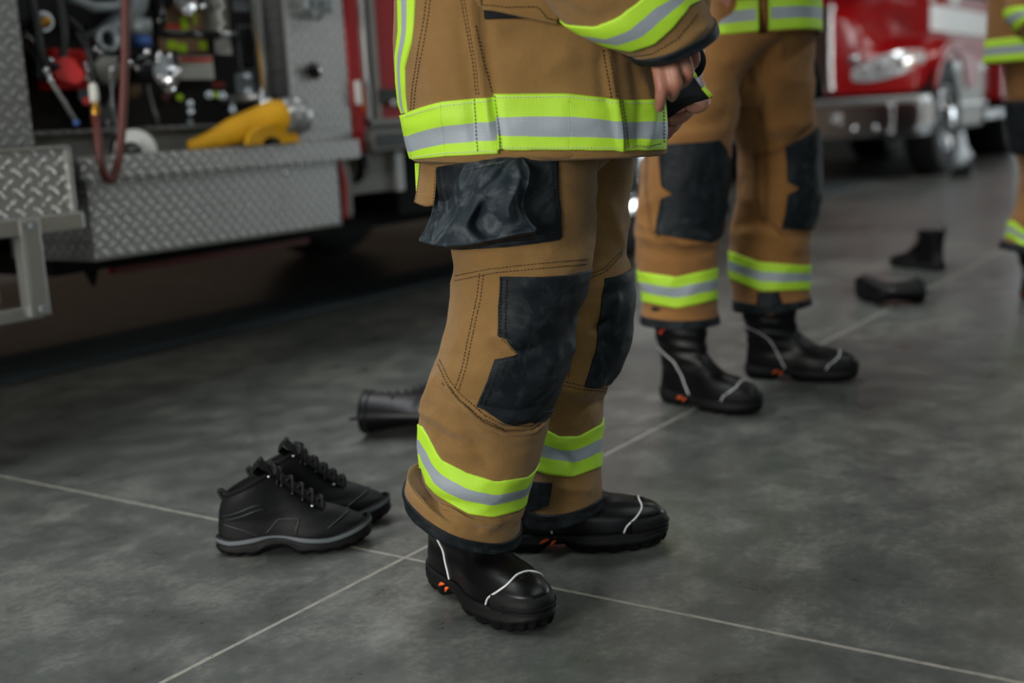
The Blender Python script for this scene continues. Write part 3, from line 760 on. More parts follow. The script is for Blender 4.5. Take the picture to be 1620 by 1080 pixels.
    for i, u in enumerate(rows_l):
        c_ = ctr(u); l = c_+[-.004, .023, -.010]; r_ = c_+[-.004, -.023, -.010]
        for q in (l, r_): eys.append(MB()); eys[-1].cyl(q+[0, 0, -.002], q+[0, 0, .003], .0032, 'chrome_soft' if i in (1, 5) else 'black_gloss', 10)
        if i < len(rows_l)-1:
            c2 = ctr(rows_l[i+1]); l2 = c2+[-.004, .023, -.010]; r2 = c2+[-.004, -.023, -.010]; mid = (c_+c2)/2+[.004, 0, .006]
            lace.tube(smooth_path([l, mid+[0, .004, 0], r2], 12), .0021, 'lace', 7); lace.tube(smooth_path([r_, mid+[.0, -.004, .003], l2], 12), .0021, 'lace', 7)
    c_ = ctr(.9)+[.006, 0, .002]
    for sg in (1, -1):
        lace.tube(smooth_path([c_, c_+[.008, sg*.010, -.002], c_+[.010, sg*.022, -.012], c_+[.006, sg*.012, -.014], c_], 22), .0024, 'lace', 7)
        lace.tube(smooth_path([c_, c_+[.012, sg*.010, -.014], c_+[.010, sg*.024, -.034]], 14), .0022, 'lace', 7)
    lace.ball(c_, .006, 'lace', 10)
    tab = MB(); tab.tube(smooth_path([(.016, 0, .100), (.008, 0, .116), (.012, 0, .121), (.022, 0, .110)], 16), .004, 'lace', 7)
    return [('shoe_upper', body, None), ('sole', sole, 'black lugged sole with grey midsole'), ('side_overlay', trims[0], None), ('side_overlay', trims[1], None), ('tongue', tong, None), ('collar', col, None), ('laces', lace, None), ('pull_tab', tab, None)]+[('eyelet', q, None) for q in eys]
# ---- plain black ankle boot (off duty)
def ankle_meshes():
    L = .285
    rows = [(.026, .0, L-.002, .035, .047, 0, .84), (.036, .0, L, .036, .047, 0, .84), (.048, .001, L-.008, .036, .044, 0, .88), (.058, .002, L-.035, .035, .040, 0, .95), (.068, .003, L-.068, .035, .037, 0, 1), (.082, .004, L-.100, .035, .036, 0, 1),
            (.102, .004, L-.130, .036, .036, 0, 1), (.130, .002, L-.148, .039, .039, 0, 1), (.160, -.002, L-.152, .043, .043, 0, 1), (.175, -.004, L-.154, .045, .045, 0, 1)]
    rr = rows_interp(rows, 5); P = shoe_outline(L, rr, 56); f = on_rows(P, 0); body = MB(); body.grid(P, 'leather_far', closed_u=True)
    e = P[-1]; c = e.mean(0); body.grid([e, e+(c-e)*.08+[0, 0, .001], e+(c-e)*.12-[0, 0, .01], e+(c-e)*.22-[0, 0, .07], e+(c-e)*.98-[0, 0, .07]], 'black_cloth', closed_u=True)
    sole = MB(); sole_mesh(sole, L, .035, .047, .028)
    for i in range(9):
        for sg in (-1, 1): sole.box(.02+i*.028, .034+i*.028, .006*sg-.002+(.010*sg), .018*sg+.002+.010*sg, -.001 if not 2 < i < 5 else .008, .014, 'rubber', .001)
    col = MB()
    for z in (len(P)-2, len(P)-6): col.tube([f(z, a, .001) for a in np.linspace(0, 2*math.pi, 50)], .0022, 'black_cloth', 6, caps=False)
    lace = MB(); eys = []
    for k, (x, z) in enumerate(((.205, .064), (.187, .076), (.170, .09), (.158, .105), (.150, .122), (.144, .14), (.142, .158))):
        lace.tube(smooth_path([(x-.008, .022, z-.004), (x+.004, 0, z+.004), (x-.008, -.022, z-.004)], 10), .002, 'lace', 6)
        for sg in (1, -1): eys.append(MB()); eys[-1].cyl((x-.010, sg*.024, z-.004), (x-.006, sg*.026, z-.002), .003, 'black_gloss', 8)
    tab = MB(); tab.tube(smooth_path([(-.004, 0, .165), (-.012, 0, .185), (-.002, 0, .192), (.004, 0, .17)], 12), .0028, 'lace', 6)
    return [('boot_upper', body, None), ('sole', sole, None), ('collar', col, None), ('laces', lace, None), ('pull_tab', tab, None)]+[('eyelet', q, None) for q in eys]
def heading(a, b): return math.atan2(b[1]-a[1], b[0]-a[0])
h0 = G(345, 886); h1 = G(560, 868); hd = heading(h0, h1); off = np.array([-math.sin(hd), math.cos(hd), 0])
c0 = h0+off*.037
place('hiker', hiker_meshes, (c0[0], c0[1], 0), hd, name='hiking_shoe', label='black mid-height hiking shoe with grey midsole, the nearer of the pair', cat='shoe')
c1 = c0+off*.135+np.array([math.cos(hd), math.sin(hd), 0])*.035
place('hiker', hiker_meshes, (c1[0], c1[1], 0), hd-.06, name='hiking_shoe', label='black hiking shoe mostly hidden behind the nearer one of the pair', cat='shoe')
# lying ankle boot behind the near legs
q = G(604, 690)
R90 = Matrix.Rotation(math.radians(90), 4, 'X')
a0 = heading(G(604, 690), G(700, 690))
# lying on its side: shaft opening faces image-left
M = Matrix.Translation((0, 0, 0))
def lying(key, fn, pos, head, label, tw, name='boot', sc=1.0):
    # boot turned on its side (local y up); shaft then points along local z -> ground
    r = Matrix.Rotation(math.radians(tw), 4, 'X')@Matrix.Scale(sc, 4); return place(key, fn, pos, head, name=name, roll=r, label=label, cat='boot', group=None)
p = G(718, 702)
lying('ankle', ankle_meshes, (p[0]+.02, p[1]+.06, .056), math.atan2(-RH[0], RH[1])*0+math.atan2(FH[1], FH[0])-.15, 'black leather boot lying on its side, half hidden behind the nearest person', -90, sc=1.14)
p = G(1492, 428); p2 = G(1405, 420)
place('ankle', ankle_meshes, (p[0], p[1], 0), heading(p, p2), name='boot', label='black ankle boot standing upright, away on the right side of the floor', cat='boot')
p = G(1392, 487); p2 = G(1320, 459)
lying('ankle', ankle_meshes, (p[0], p[1], .046), heading(p, p2), 'black boot lying on its side on open floor beside the upright ankle boot', 90)
# ------------------------------------------------------------------ bodies
def capsules(chains, n=14):
    b = MB()
    for pts, rs in chains:
        P = smooth_path(pts, max(8, len(pts)*5)); R_ = catmull(np.array(rs, float)[:, None], np.linspace(0, len(rs)-1, len(P)))[:, 0]
        b.tube(P, R_, 'skin', n); b.ball(P[0], R_[0], 'skin', n); b.ball(P[-1], R_[-1], 'skin', n)
    return b
def remesh(o, vox, sm=3):
    md = o.modifiers.new('r', 'REMESH'); md.mode = 'VOXEL'; md.voxel_size = vox; md.use_smooth_shade = True
    m2 = o.modifiers.new('s', 'SMOOTH'); m2.iterations = sm; m2.factor = .5
    dg = bpy.context.evaluated_depsgraph_get(); me = bpy.data.meshes.new_from_object(o.evaluated_get(dg)); o.modifiers.clear(); old = o.data; o.data = me; me.name = o.name
    bpy.data.meshes.remove(old)
    if not me.materials: me.materials.append(MT['skin'])
def person(label, pelvis, face_dir, height, arms, legs, fingers, group=None, vox=.004, head_tilt=(.25)):
    """continuous body: head with face, neck, trunk, arms, hands with fingers, legs; a top-level mesh"""
    Z = UP; F_ = nz(np.array([*face_dir, 0.])); Lf = np.cross(Z, F_)   # left of the person
    k = height/1.78; pel = np.array(pelvis, float)
    ch = []
    P = lambda x, y, z: pel+F_*x*k+Lf*y*k+Z*(z-.95)*k
    for s_ in (-1, 1): ch.append(([P(0, .06*s_, 1.0), P(.01, .085*s_, 1.15), P(.0, .10*s_, 1.32), P(-.01, .07*s_, 1.44)], [.10, .095, .105, .07]))
    ch.append(([P(-.01, -.15, 1.43), P(-.01, 0, 1.46), P(-.01, .15, 1.43)], [.055, .06, .055]))
    ch.append(([P(-.01, 0, 1.42), P(.01, 0, 1.52), P(.03, 0, 1.58)], [.062, .056, .058]))
    # head, chin towards the chest because they look down at what they do
    hp = P(.045, 0, 1.655); tl = head_tilt; Fh = nz(F_*math.cos(tl)-Z*math.sin(tl)); Zh = nz(Z*math.cos(tl)+F_*math.sin(tl))
    H_ = lambda x, y, z: hp+(Fh*x+Lf*y+Zh*z)*k
    ch += [([H_(-.02, 0, .035), H_(.01, 0, .035)], [.086, .082]), ([H_(.02, -.018, .0), H_(.02, .018, .0)], [.07, .07]), ([H_(.045, -.012, -.06), H_(.045, .012, -.06)], [.045, .045]), ([H_(.05, 0, -.02), H_(.055, 0, -.075)], [.045, .038]), ([H_(.072, 0, -.085), H_(.068, 0, -.08)], [.025, .025]),
           ([H_(.086, 0, .02), H_(.104, 0, -.012)], [.008, .0125]), ([H_(.08, -.03, .032), H_(.088, 0, .034), H_(.08, .03, .032)], [.010, .011, .010]), ([H_(.088, -.018, -.047), H_(.094, 0, -.045), H_(.088, .018, -.047)], [.006, .008, .006]),
           ([H_(.088, -.014, -.057), H_(.092, 0, -.057), H_(.088, .014, -.057)], [.006, .008, .006])]
    for s_ in (-1, 1): ch += [([H_(-.008, .078*s_, .022), H_(-.016, .086*s_, .008), H_(-.008, .078*s_, -.022)], [.008, .010, .006]), ([H_(.062, .036*s_, -.02), H_(.06, .038*s_, -.024)], [.026, .026])]
    for pts, rs in arms: ch.append((pts, rs))
    for pts, rs in legs: ch.append(([P(0, .08*(1 if i_ else -1), .95) for i_ in ()] + list(pts), rs))
    for pts, rs in fingers: ch.append((pts, rs))
    b = capsules(ch); o = b.build('person'); remesh(o, vox, 3); tag(o, label, 'person', group)
    e = MB()
    for s_ in (-1, 1):
        e.ball(H_(.073, .032*s_, .012), .0135*k, 'eye', 14); e.ball(H_(.0845, .032*s_, .011), .005*k, 'black_gloss', 10)
    e.build('eyes', o)
    h = MB(); Pn = []
    for i in range(13):
        th = math.pi*.56*i/12; row = []
        for j in range(36):
            ph = 2*math.pi*j/36; c = math.cos(ph); cut = 1.0-.36*max(0, c)**1.2*(i/12); th2 = th*cut; r = .098*k*(1+.03*math.sin(j*7+i*3))
            d = Fh*math.sin(th2)*c+Lf*math.sin(th2)*math.sin(ph)*.93+Zh*math.cos(th2); row.append(H_(-.01, 0, .035)+d*r)
        Pn.append(row)
    h.grid(Pn, 'hair', closed_u=True); h.build('hair', o)
    return o, P, F_, Lf
# ================================================================== nearest person, facing image-right
D0 = 1.86
def interp_D(pts, D):
    return [UD(p[0], p[1], d) for p, d in zip(pts, D)]
hipc = UD(850, 205, 1.88)
fd1 = nz(np.array([.10, -1.0]))
# hand chains (right hand in front of the flap, left hand behind it)
rh = []
def fing(pts, D, rs): return ([UD(x, y, d) for (x, y), d in zip(pts, D)], rs)
rh.append(fing([(1036, 60), (1040, 92), (1043, 112), (1046.5, 140), (1045, 158), (1043, 170)], [1.68, 1.665, 1.655, 1.65, 1.66, 1.675], [.012, .0110, .0100, .0094, .0082, .0070]))
rh.append(fing([(1056, 55), (1060, 90), (1064, 108), (1069, 131), (1066, 145), (1063, 154)], [1.68, 1.66, 1.65, 1.648, 1.665, 1.685], [.012, .0110, .0098, .0094, .0082, .0070]))
rh.append(fing([(1072, 52), (1079, 82), (1084, 98), (1088, 116), (1083, 128), (1076, 135)], [1.69, 1.668, 1.66, 1.66, 1.68, 1.70], [.012, .0108, .0096, .0092, .0080, .0068]))
rh.append(fing([(1086, 50), (1094, 74), (1098, 86), (1099, 96), (1094, 105), (1086, 110)], [1.71, 1.70, 1.69, 1.695, 1.715, 1.74], [.011, .0094, .0084, .0080, .0072, .0062]))
rh.append(fing([(1045, 45), (1044, 75), (1042, 96), (1052, 114), (1058, 128)], [1.72, 1.71, 1.70, 1.70, 1.70], [.013, .012, .0105, .010, .008]))
rh.append(fing([(1044, 40), (1050, 70), (1052, 88)], [1.70, 1.685, 1.67], [.019, .016, .012]))
rh.append(fing([(1062, 38), (1070, 66), (1074, 84)], [1.70, 1.685, 1.675], [.020, .016, .012]))
lh = []
lh.append(fing([(1098, 120), (1112, 152), (1112, 164), (1098, 170), (1084, 161)], [1.93, 1.88, 1.86, 1.85, 1.84], [.012, .0105, .0105, .010, .0085]))
lh.append(fing([(1092, 122), (1098, 156), (1090, 174), (1076, 186), (1062, 190)], [1.95, 1.90, 1.88, 1.86, 1.85], [.012, .0105, .0105, .010, .0085]))
lh.append(fing([(1086, 124), (1085, 160), (1072, 190), (1060, 204), (1050, 206)], [1.96, 1.92, 1.89, 1.87, 1.87], [.012, .0105, .010, .0098, .008]))
lh.append(fing([(1078, 124), (1074, 162), (1062, 200), (1052, 214), (1042, 214)], [1.97, 1.93, 1.91, 1.89, 1.89], [.011, .0095, .009, .0088, .007]))
lh.append(fing([(1098, 110), (1090, 122), (1078, 136)], [1.93, 1.87, 1.84], [.013, .012, .010]))
lh.append(fing([(1094, 92), (1090, 128)], [1.95, 1.94], [.022, .021]))
lh.append(fing([(1080, 92), (1078, 128)], [1.96, 1.95], [.020, .019]))
shR = UD(800, -540, 1.78); shL = UD(880, -540, 2.06); elR = UD(860, -180, 1.63); elL = UD(960, -190, 2.12)
wrR = UD(1050, 34, 1.70); wrL = UD(1088, 80, 1.96)
arms1 = [([shR, (shR+elR)/2, elR, (elR+wrR)/2, wrR], [.058, .05, .044, .040, .028]), ([shL, (shL+elL)/2, elL, (elL+wrL)/2, wrL], [.058, .05, .044, .040, .028])]
_unused = [([hipc-FH*.08, UD(812, 500, 1.83), UD(762, 740, 1.83), UD(742, 850, 1.83), UD(738, 905, 1.83)], [.085, .058, .046, .036, .03]), ([hipc+FH*.09, UD(912, 500, 2.02), UD(890, 740, 2.04), UD(850, 800, 2.04), UD(832, 842, 2.04)], [.085, .056, .044, .036, .03])]
# ---- trousers
tr_mb = MB()
near = Loft([ring(700, 60, 955, 60, 1.86, .13), ring(690, 180, 950, 180, 1.82, .125), ring(688, 245, 945, 247, 1.81, .12), ring(698, 330, 942, 332, 1.81, .118), ring(712, 395, 937, 405, 1.81, .115), ring(716, 440, 928, 447, 1.81, .113),
             ring(704, 505, 912, 510, 1.81, .110), ring(691, 570, 898, 575, 1.81, .108), ring(673, 622, 880, 625, 1.82, .106), ring(666, 662, 867, 668, 1.83, .103), ring(665, 705, 855, 712, 1.83, .100), ring(671, 748, 842, 752, 1.83, .097),
             ring(674, 762, 836, 772, 1.84, .094), ring(681, 776, 828, 800, 1.84, .090), ring(662, 765, 825, 808, 1.84, .094, dz=.010), ring(645, 752, 822, 814, 1.84, .099, dz=.018), ring(641, 766, 821, 832, 1.84, .100, dz=.018), ring(642, 789, 821, 851, 1.84, .099, dz=.014)],
            nt=200, nv=260, amp=.0062, seed=3, nscale=(7, 11), folds=[
    ([(668, 650), (700, 668), (745, 700)], .010, .006), ([(690, 690), (740, 700), (770, 735)], .012, -.005), ([(745, 660), (790, 690), (845, 690)], .010, .004),
    ([(672, 640), (690, 600)], .014, .006), ([(800, 400), (860, 395), (925, 388)], .012, -.004), ([(740, 410), (800, 418)], .012, .004),
    ([(780, 540), (812, 556), (850, 552)], .010, -.006), ([(785, 530), (820, 545)], .008, .005), ([(700, 560), (760, 575)], .014, -.004), ([(850, 470), (905, 500)], .02, -.004),
    ([(760, 745), (800, 760), (830, 752)], .012, .004), ([(700, 800), (740, 824), (790, 826)], .010, .010), ([(672, 790), (720, 826), (760, 838)], .008, -.007), ([(700, 600), (730, 660)], .016, .004),
    ([(850, 600), (880, 560)], .014, .006), ([(720, 640), (790, 662), (850, 655)], .009, .005), ([(722, 626), (790, 648), (855, 640)], .007, -.003)])
far = Loft([ring(800, 60, 1010, 60, 2.02, .13), ring(805, 245, 1000, 245, 2.02, .118), ring(812, 330, 996, 330, 2.02, .115), ring(815, 395, 990, 392, 2.02, .11), ring(820, 440, 998, 440, 2.02, .108), ring(822, 500, 1003, 500, 2.02, .106), ring(822, 560, 987, 560, 2.02, .104),
            ring(820, 605, 964, 602, 2.02, .10), ring(822, 620, 957, 618, 2.03, .098), ring(826, 670, 951, 665, 2.04, .095), ring(832, 730, 950, 722, 2.04, .092), ring(833, 770, 951, 758, 2.04, .09), ring(828, 800, 950, 778, 2.04, .092), ring(826, 822, 950, 792, 2.04, .093)],
           nt=180, nv=220, amp=.0062, seed=9, nscale=(8, 12), folds=[([(860, 600), (905, 618), (955, 605)], .010, .005), ([(880, 628), (930, 640), (955, 636)], .009, -.005), ([(945, 500), (975, 470)], .012, .006), ([(940, 520), (960, 505)], .008, -.008),
               ([(880, 712), (905, 735), (900, 760)], .010, -.005), ([(890, 770), (930, 775)], .01, .005), ([(950, 300), (975, 360), (985, 395)], .014, .005)])
n0 = G(689, 914); n1 = G(843, 993); f0 = G(786, 868); f1 = G(1040, 856)
def leg_chain(L, hip, heel, toe, i0=2, sc=.62):
    d = nz((toe-heel)*[1, 1, 0]); ank = heel*[1, 1, 0]+d*.067; C = [hip]; R_ = [.062]
    for i in range(i0, L.N-3, 2): C.append(L.C[i]); R_.append(min(np.linalg.norm(L.A[i]), np.linalg.norm(L.B[i]))*sc)
    C += [ank+UP*.16, ank+UP*.09]; R_ += [.030, .024]; return (C, R_)
legs1 = [leg_chain(near, hipc-FH*.07, n0, n1), leg_chain(far, hipc+FH*.09, f0, f1)]
pn, PP, Ff, Lf = person('nearest person, in tan turnout coat and trousers, gripping the open coat front with both hands', np.array([hipc[0], hipc[1], .92]), fd1, 1.78, arms1, legs1, rh+lh, vox=.0032)
nails = MB()
for fg, D, s_ in (((1043, 168), 1.672, 1), ((1063.5, 152), 1.683, 1), ((1081, 160), 1.838, 1)):
    c = UD(*fg, D); 
    up = nz(UD(fg[0]+2, fg[1]-12, D)-c) if s_ else UP; rt = nz(UD(fg[0]+8, fg[1]+1, D)-c); fw = -FH
    g = []
    for u in np.linspace(-1, 1, 7): g.append([c+up*u*.0058+rt*v_*.0046*math.sqrt(max(0, 1-max(0, -u)**3*.5))+fw*(.0036-.0022*v_*v_-.001*u*u) for v_ in np.linspace(-1, 1, 7)])
    nails.grid(g, 'nail')
nails.build('fingernails', pn)
for L in (near, far): L.mesh(tr_mb, 'tan')
# seat of the trousers
seat = Loft([ring(650, -60, 1000, -60, 1.93, .20), ring(660, 60, 990, 60, 1.92, .20), ring(680, 150, 985, 150, 1.92, .19), ring(700, 235, 975, 235, 1.92, .17), ring(760, 275, 940, 275, 1.92, .10)], nt=90, nv=60, amp=.003)
seat.mesh(tr_mb, 'tan')
trousers = tr_mb.build('turnout_trousers', pn)
# linings of the cuffs and black edge bindings
for L, d in ((near, 1.0), (far, 1.15)):
    b = MB(); N_ = L.N-1; binding(b, L, N_-d, N_, 'black_coated', .0028)
    e = L.at(np.linspace(0, 1, 120), np.full(120, N_), .0015); c = e.mean(0); b.grid([e, e+(c-e)*.05-[0, 0, .001], e+(c-e)*.10, e+(c-e)*.30+[0, 0, .012]], 'black_cloth')
    lane = []
    T = np.linspace(0, 1, 260)
    for dv in (.12, .30):
        Q = L.at(T, np.full(260, N_-d*(1-dv)), .0034); Nn = L.smp(L.Nn, T, np.full(260, N_-d*(1-dv))); dashes(b, Q, Nn, (0,), .0011, .0036, .0016, 'thread')
    b.build('cuff_binding', trousers)
# reflective leg bands
b = MB(); band(b, near, [(668, 674), (678, 690), (692, 718), (700, 728), (740, 748), (785, 762), (835, 754)], [(668, 740), (676, 766), (692, 782), (716, 797), (740, 812), (780, 818), (822, 806)], nt=220, rows=25); b.build('reflective_band', trousers)
b = MB(); band(b, far, [(858, 676), (885, 690), (915, 690), (950, 671)], [(838, 742), (870, 750), (905, 754), (950, 738)], nt=180, rows=21); b.build('reflective_band', trousers)
# knee patches
b = MB(); patch(b, near, [(791, 437), (789, 480), (788, 530), (800, 536), (812, 548), (819, 561), (800, 568), (781, 568), (772, 596), (754, 643)], [(930, 424), (924, 470), (915, 520), (905, 560), (893, 600), (870, 645), (862, 668), (850, 668)][:6]+[(868, 655), (840, 672), (800, 672)][:1], 'black_coated', off=.003, nc=60, nr=90) if False else None
def tvpatch(mb, L, left, right, mat, off=.003, nr=90, nc=60, bulge=None):
    """left / right: lists of (row fraction, px, py) so that matching rows meet; right items may be (row, 't', dt) = silhouette plus dt"""
    def col(lst):
        r = np.array([q[0] for q in lst], float); a = []
        for q in lst: a.append(L.tv(q[1], q[2]) if len(q) == 3 else (lambda h: (h[0]+q[3], h[1]+(q[4] if len(q) > 4 else 0)))(L.tv(q[1], q[2])))
        a = np.array(a); rr_ = np.linspace(0, 1, nr); return np.stack([np.interp(rr_, r, a[:, 0]), np.interp(rr_, r, a[:, 1])], 1)
    return patch_tv(mb, L, col(left), col(right), mat, off, nc, bulge)
left = [(0, 791, 437), (.2, 789, 485), (.38, 788, 531), (.44, 802, 537), (.49, 812, 549), (.52, 820, 561), (.54, 806, 565), (.56, 783, 568), (.75, 770, 605), (1, 754, 643)]
right = [(0, 926, 426, .10), (.2, 918, 480, .10), (.4, 908, 530, .10), (.55, 896, 575, .10), (.75, 878, 625, .10), (.9, 862, 662, .03), (1, 845, 668)]
bl = lambda a, b_: -.0015*np.sin(a*9+b_*7)*.8
kp = MB(); tvpatch(kp, near, left, right, 'black_coated', .0034, bulge=bl)
# lower lip of the patch
tvpatch(kp, near, [(0, 756, 640), (1, 790, 664)], [(0, 868, 652, .04), (1, 815, 671)], 'black_coated', .0034, nr=30)
kpo = kp.build('knee_patch', trousers); kpo['label'] = 'black coated knee patch'
st = MB()
stitch(st, near, [(797, 440), (795, 485), (794, 533), (806, 541), (815, 552), (822, 563)], off=.0048, lanes=(-.002, .006), mat='thread')
stitch(st, near, [(818, 566), (788, 573), (777, 605), (762, 643)], off=.0048, lanes=(-.003, .004))
st.build('stitching', kpo)
kp = MB(); tvpatch(kp, far, [(0, 956, 440), (.4, 948, 500), (.55, 945, 528), (.7, 941, 560), (1, 924, 612)], [(0, 992, 425, .08), (.4, 1001, 500, .10), (.7, 985, 560, .10), (1, 960, 612, .08)], 'black_coated', .003)
o = kp.build('knee_patch', trousers); o['label'] = 'black coated knee patch'
# black chafe guard at the back of the far cuff
kp = MB(); tvpatch(kp, far, [(0, 824, 757), (1, 826, 812)], [(0, 874, 762), (1, 868, 800)], 'black_coated', .003, nr=24, nc=24); o = kp.build('chafe_guard', trousers); o['label'] = 'black cloth guard at the back of the cuff'
# seams
st = MB()
stitch(st, near, [(720, 440), (780, 428), (860, 420), (930, 414)], lanes=(-.0035, .0035), n=60)
stitch(st, near, [(762, 433), (758, 470), (745, 530), (735, 580), (722, 622)], lanes=(-.0035, .0035), n=60)
stitch(st, near, [(694, 572), (708, 602), (728, 628), (765, 660), (800, 676), (838, 678), (862, 664)], lanes=(-.0035, .0035), n=80)
stitch(st, near, [(700, 606), (724, 634), (762, 666), (797, 682), (840, 684)], lanes=(0,), n=60)
stitch(st, far, [(930, 437), (955, 428), (985, 398)], lanes=(-.003, .003), n=30)
stitch(st, far, [(890, 606), (925, 614), (960, 617)], lanes=(-.003, .003), n=30)
stitch(st, far, [(905, 520), (897, 600)], lanes=(-.003, .003), n=30)
stitch(st, near, [(700, 249), (760, 246), (800, 246)], lanes=(0,), n=20)
st.build('seam_stitching', trousers)
# rolled seam welt under the knee
wl = MB()
for seq, r_ in (([(706, 612), (726, 638), (764, 670), (800, 686), (842, 684), (862, 668)], .0038), ):
    q = resample(seq, 40); wl.tube([near.at(*np.array(near.tv(*p)), .0008) for p in q], r_, 'tan', 8)
wl.build('seam_welt', trousers)
# cargo pocket: flat black base and a sagging bellows front
pk = MB(); tvpatch(pk, near, [(0, 693, 264), (.5, 700, 325), (1, 712, 394)], [(0, 880, 244), (.5, 884, 315), (.9, 888, 372), (1, 884, 378)], 'black_coated', .003, nr=50, nc=60)
ctrl = [[(698, 265, 1.80), (740, 258, 1.705), (780, 250, 1.690), (805, 246, 1.690), (824, 245, 1.695)],
        [(695, 284, 1.80), (736, 277, 1.70), (775, 268, 1.668), (806, 262, 1.665), (830, 258, 1.675)],
        [(689, 312, 1.80), (732, 300, 1.695), (772, 294, 1.652), (812, 290, 1.655), (837, 276, 1.664)],
        [(684, 338, 1.80), (728, 334, 1.685), (765, 330, 1.668), (800, 330, 1.642), (826, 322, 1.668)],
        [(676, 360, 1.80), (716, 360, 1.675), (760, 356, 1.672), (806, 352, 1.638), (834, 346, 1.655)],
        [(664, 380, 1.79), (706, 388, 1.680), (766, 381, 1.655), (808, 371, 1.645), (848, 364, 1.65)]]
A = np.array([[UD(*c) for c in r_] for r_ in ctrl]); nr_, nc_ = 60, 60
B1 = catmull(A.transpose(1, 0, 2), np.linspace(0, 4, nc_)).transpose(1, 0, 2); G2 = catmull(B1, np.linspace(0, 5, nr_))
from mathutils import noise as _n
def press(mid_u, wd, am, v0, v1):
    u, v = np.meshgrid(np.linspace(0, 1, nc_), np.linspace(0, 1, nr_)); c = mid_u(v); e = np.exp(-((u-c)/wd)**2)*np.clip((v-v0)/.1, 0, 1)*np.clip((v1-v)/.1, 0, 1); return e*am
Dp = press(lambda v: .55-.10*np.sin((v-.45)*6), .045, .009, .50, 1.2)+press(lambda v: .44-.06*np.sin((v-.45)*6), .05, -.007, .5, 1.2)+press(lambda v: .78-.9*(v-.1), .05, .006, .05, .5)+press(lambda v: .5-.8*(v-.1), .06, -.006, .0, .45)+press(lambda v: .88-.15*v, .05, -.007, .1, .8)
for i in range(nr_):
    for j in range(nc_): Dp[i, j] += .0035*_n.noise(Vector(G2[i, j])*26)
fr = np.ones((nr_, nc_))
G2 = G2+FH*(Dp*fr)[..., None]
pk.grid(G2, 'black_chalk')
edge = list(G2[::1, 0])+list(G2[-1, 1:])+list(G2[::-1, -1][1:])
skirt0 = np.array(edge); skirt1 = []
for e in skirt0:
    x, y = pj(e); h = near.hit(x, y); skirt1.append(h+FH*.0)
skirt1 = np.array(skirt1); mid = skirt0*.5+skirt1*.5+FH*.0+np.array([0, 0, -.004])
pk.grid([skirt0, skirt0*.75+skirt1*.25-[0, 0, .001], mid-[0, 0, .002], skirt0*.2+skirt1*.8, skirt1], 'black_coated')
pko = pk.build('cargo_pocket', trousers); pko['label'] = 'black cargo pocket with chalky scuffs'
pp = MB(); ee = smooth_path([p for p in skirt0[::6]]+[skirt0[-1]], 160); pp.tube(ee, .0021, 'black_chalk', 7); pp.build('pocket_piping', pko)
st = MB()
for dy in (0, 6):
    st_q = [(700, 271+dy), (740, 264+dy), (775, 256+dy), (800, 252+dy)]
    a = resample(st_q, 30); bv = BVHTree.FromPolygons([Vector(p) for p in G2.reshape(-1, 3)], [(i*nc_+j, i*nc_+j+1, (i+1)*nc_+j+1, (i+1)*nc_+j) for i in range(nr_-1) for j in range(nc_-1)])
    hs = [bv.ray_cast(Vector(O), Vector(ray(*p)), 9) for p in a]; Q = np.array([h[0] for h in hs if h[0] is not None]); 
    if len(Q) > 3: dashes(st, Q-FH*.0012, np.repeat([-FH], len(Q), 0), (0,), .0011, .0036, .0016, 'thread')
stitch(st, near, [(872, 252), (876, 310), (881, 366)], off=.005, lanes=(-.002, .005)); stitch(st, near, [(790, 388), (840, 382), (880, 374)], off=.005, lanes=(0, .005))
st.build('pocket_stitching', pko)
# ---- coat
def r3(dx, z, hw, dr, dF=0): 
    c = hipc+RH*dx+FH*dF; return (np.array([c[0], c[1], z]), RH*hw, FH*dr, .9)
coat = Loft([ring(652, 252, 1049, 240, 1.87, .185, .8), ring(648, 240, 1050, 228, 1.87, .187, .8), ring(639, 200, 1050, 190, 1.87, .190, .8), ring(629, 140, 1046, 130, 1.87, .195, .82), ring(626, 70, 1038, 60, 1.87, .20, .85), ring(627, 0, 1028, -10, 1.87, .205, .85), ring(628, -70, 1020, -80, 1.87, .21, .85)]
            +[r3(-.02, z, hw, dr) for z, hw, dr in ((1.08, .20, .22), (1.22, .20, .235), (1.34, .19, .24), (1.42, .165, .215), (1.475, .11, .14), (1.50, .09, .09), (1.56, .095, .09), (1.575, .088, .083))],
            nt=220, nv=230, amp=.0048, seed=5, nscale=(6, 5), folds=[
    ([(742, -20), (755, 80), (768, 160), (786, 238)], .007, .0055), ([(760, -20), (770, 80), (780, 150), (792, 238)], .008, -.006), ([(725, 40), (745, 130), (752, 230)], .012, -.004),
    ([(660, 60), (690, 140), (700, 180)], .02, .004), ([(800, 90), (860, 95), (900, 80)], .018, .004), ([(800, 60), (850, 50), (900, 40)], .016, -.005), ([(860, 120), (900, 90), (940, 80)], .016, .004),
    ([(960, 80), (970, 150), (982, 238)], .008, .005), ([(950, 90), (955, 160)], .010, -.004), ([(1000, 100), (1010, 160), (1005, 230)], .012, -.005), ([(1020, 130), (1030, 180), (1018, 230)], .010, .004),
    ([(640, 200), (700, 190), (740, 186)], .012, .003), ([(820, 190), (880, 200), (940, 190)], .014, .003)])
cb = MB(); coat.mesh(cb, 'tan')
e = coat.P[0]; c = e.mean(0); cb.grid([e, e+(c-e)*.02-[0, 0, .003], e+(c-e)*.05, e+(c-e)*.07+[0, 0, .1]], 'tan')
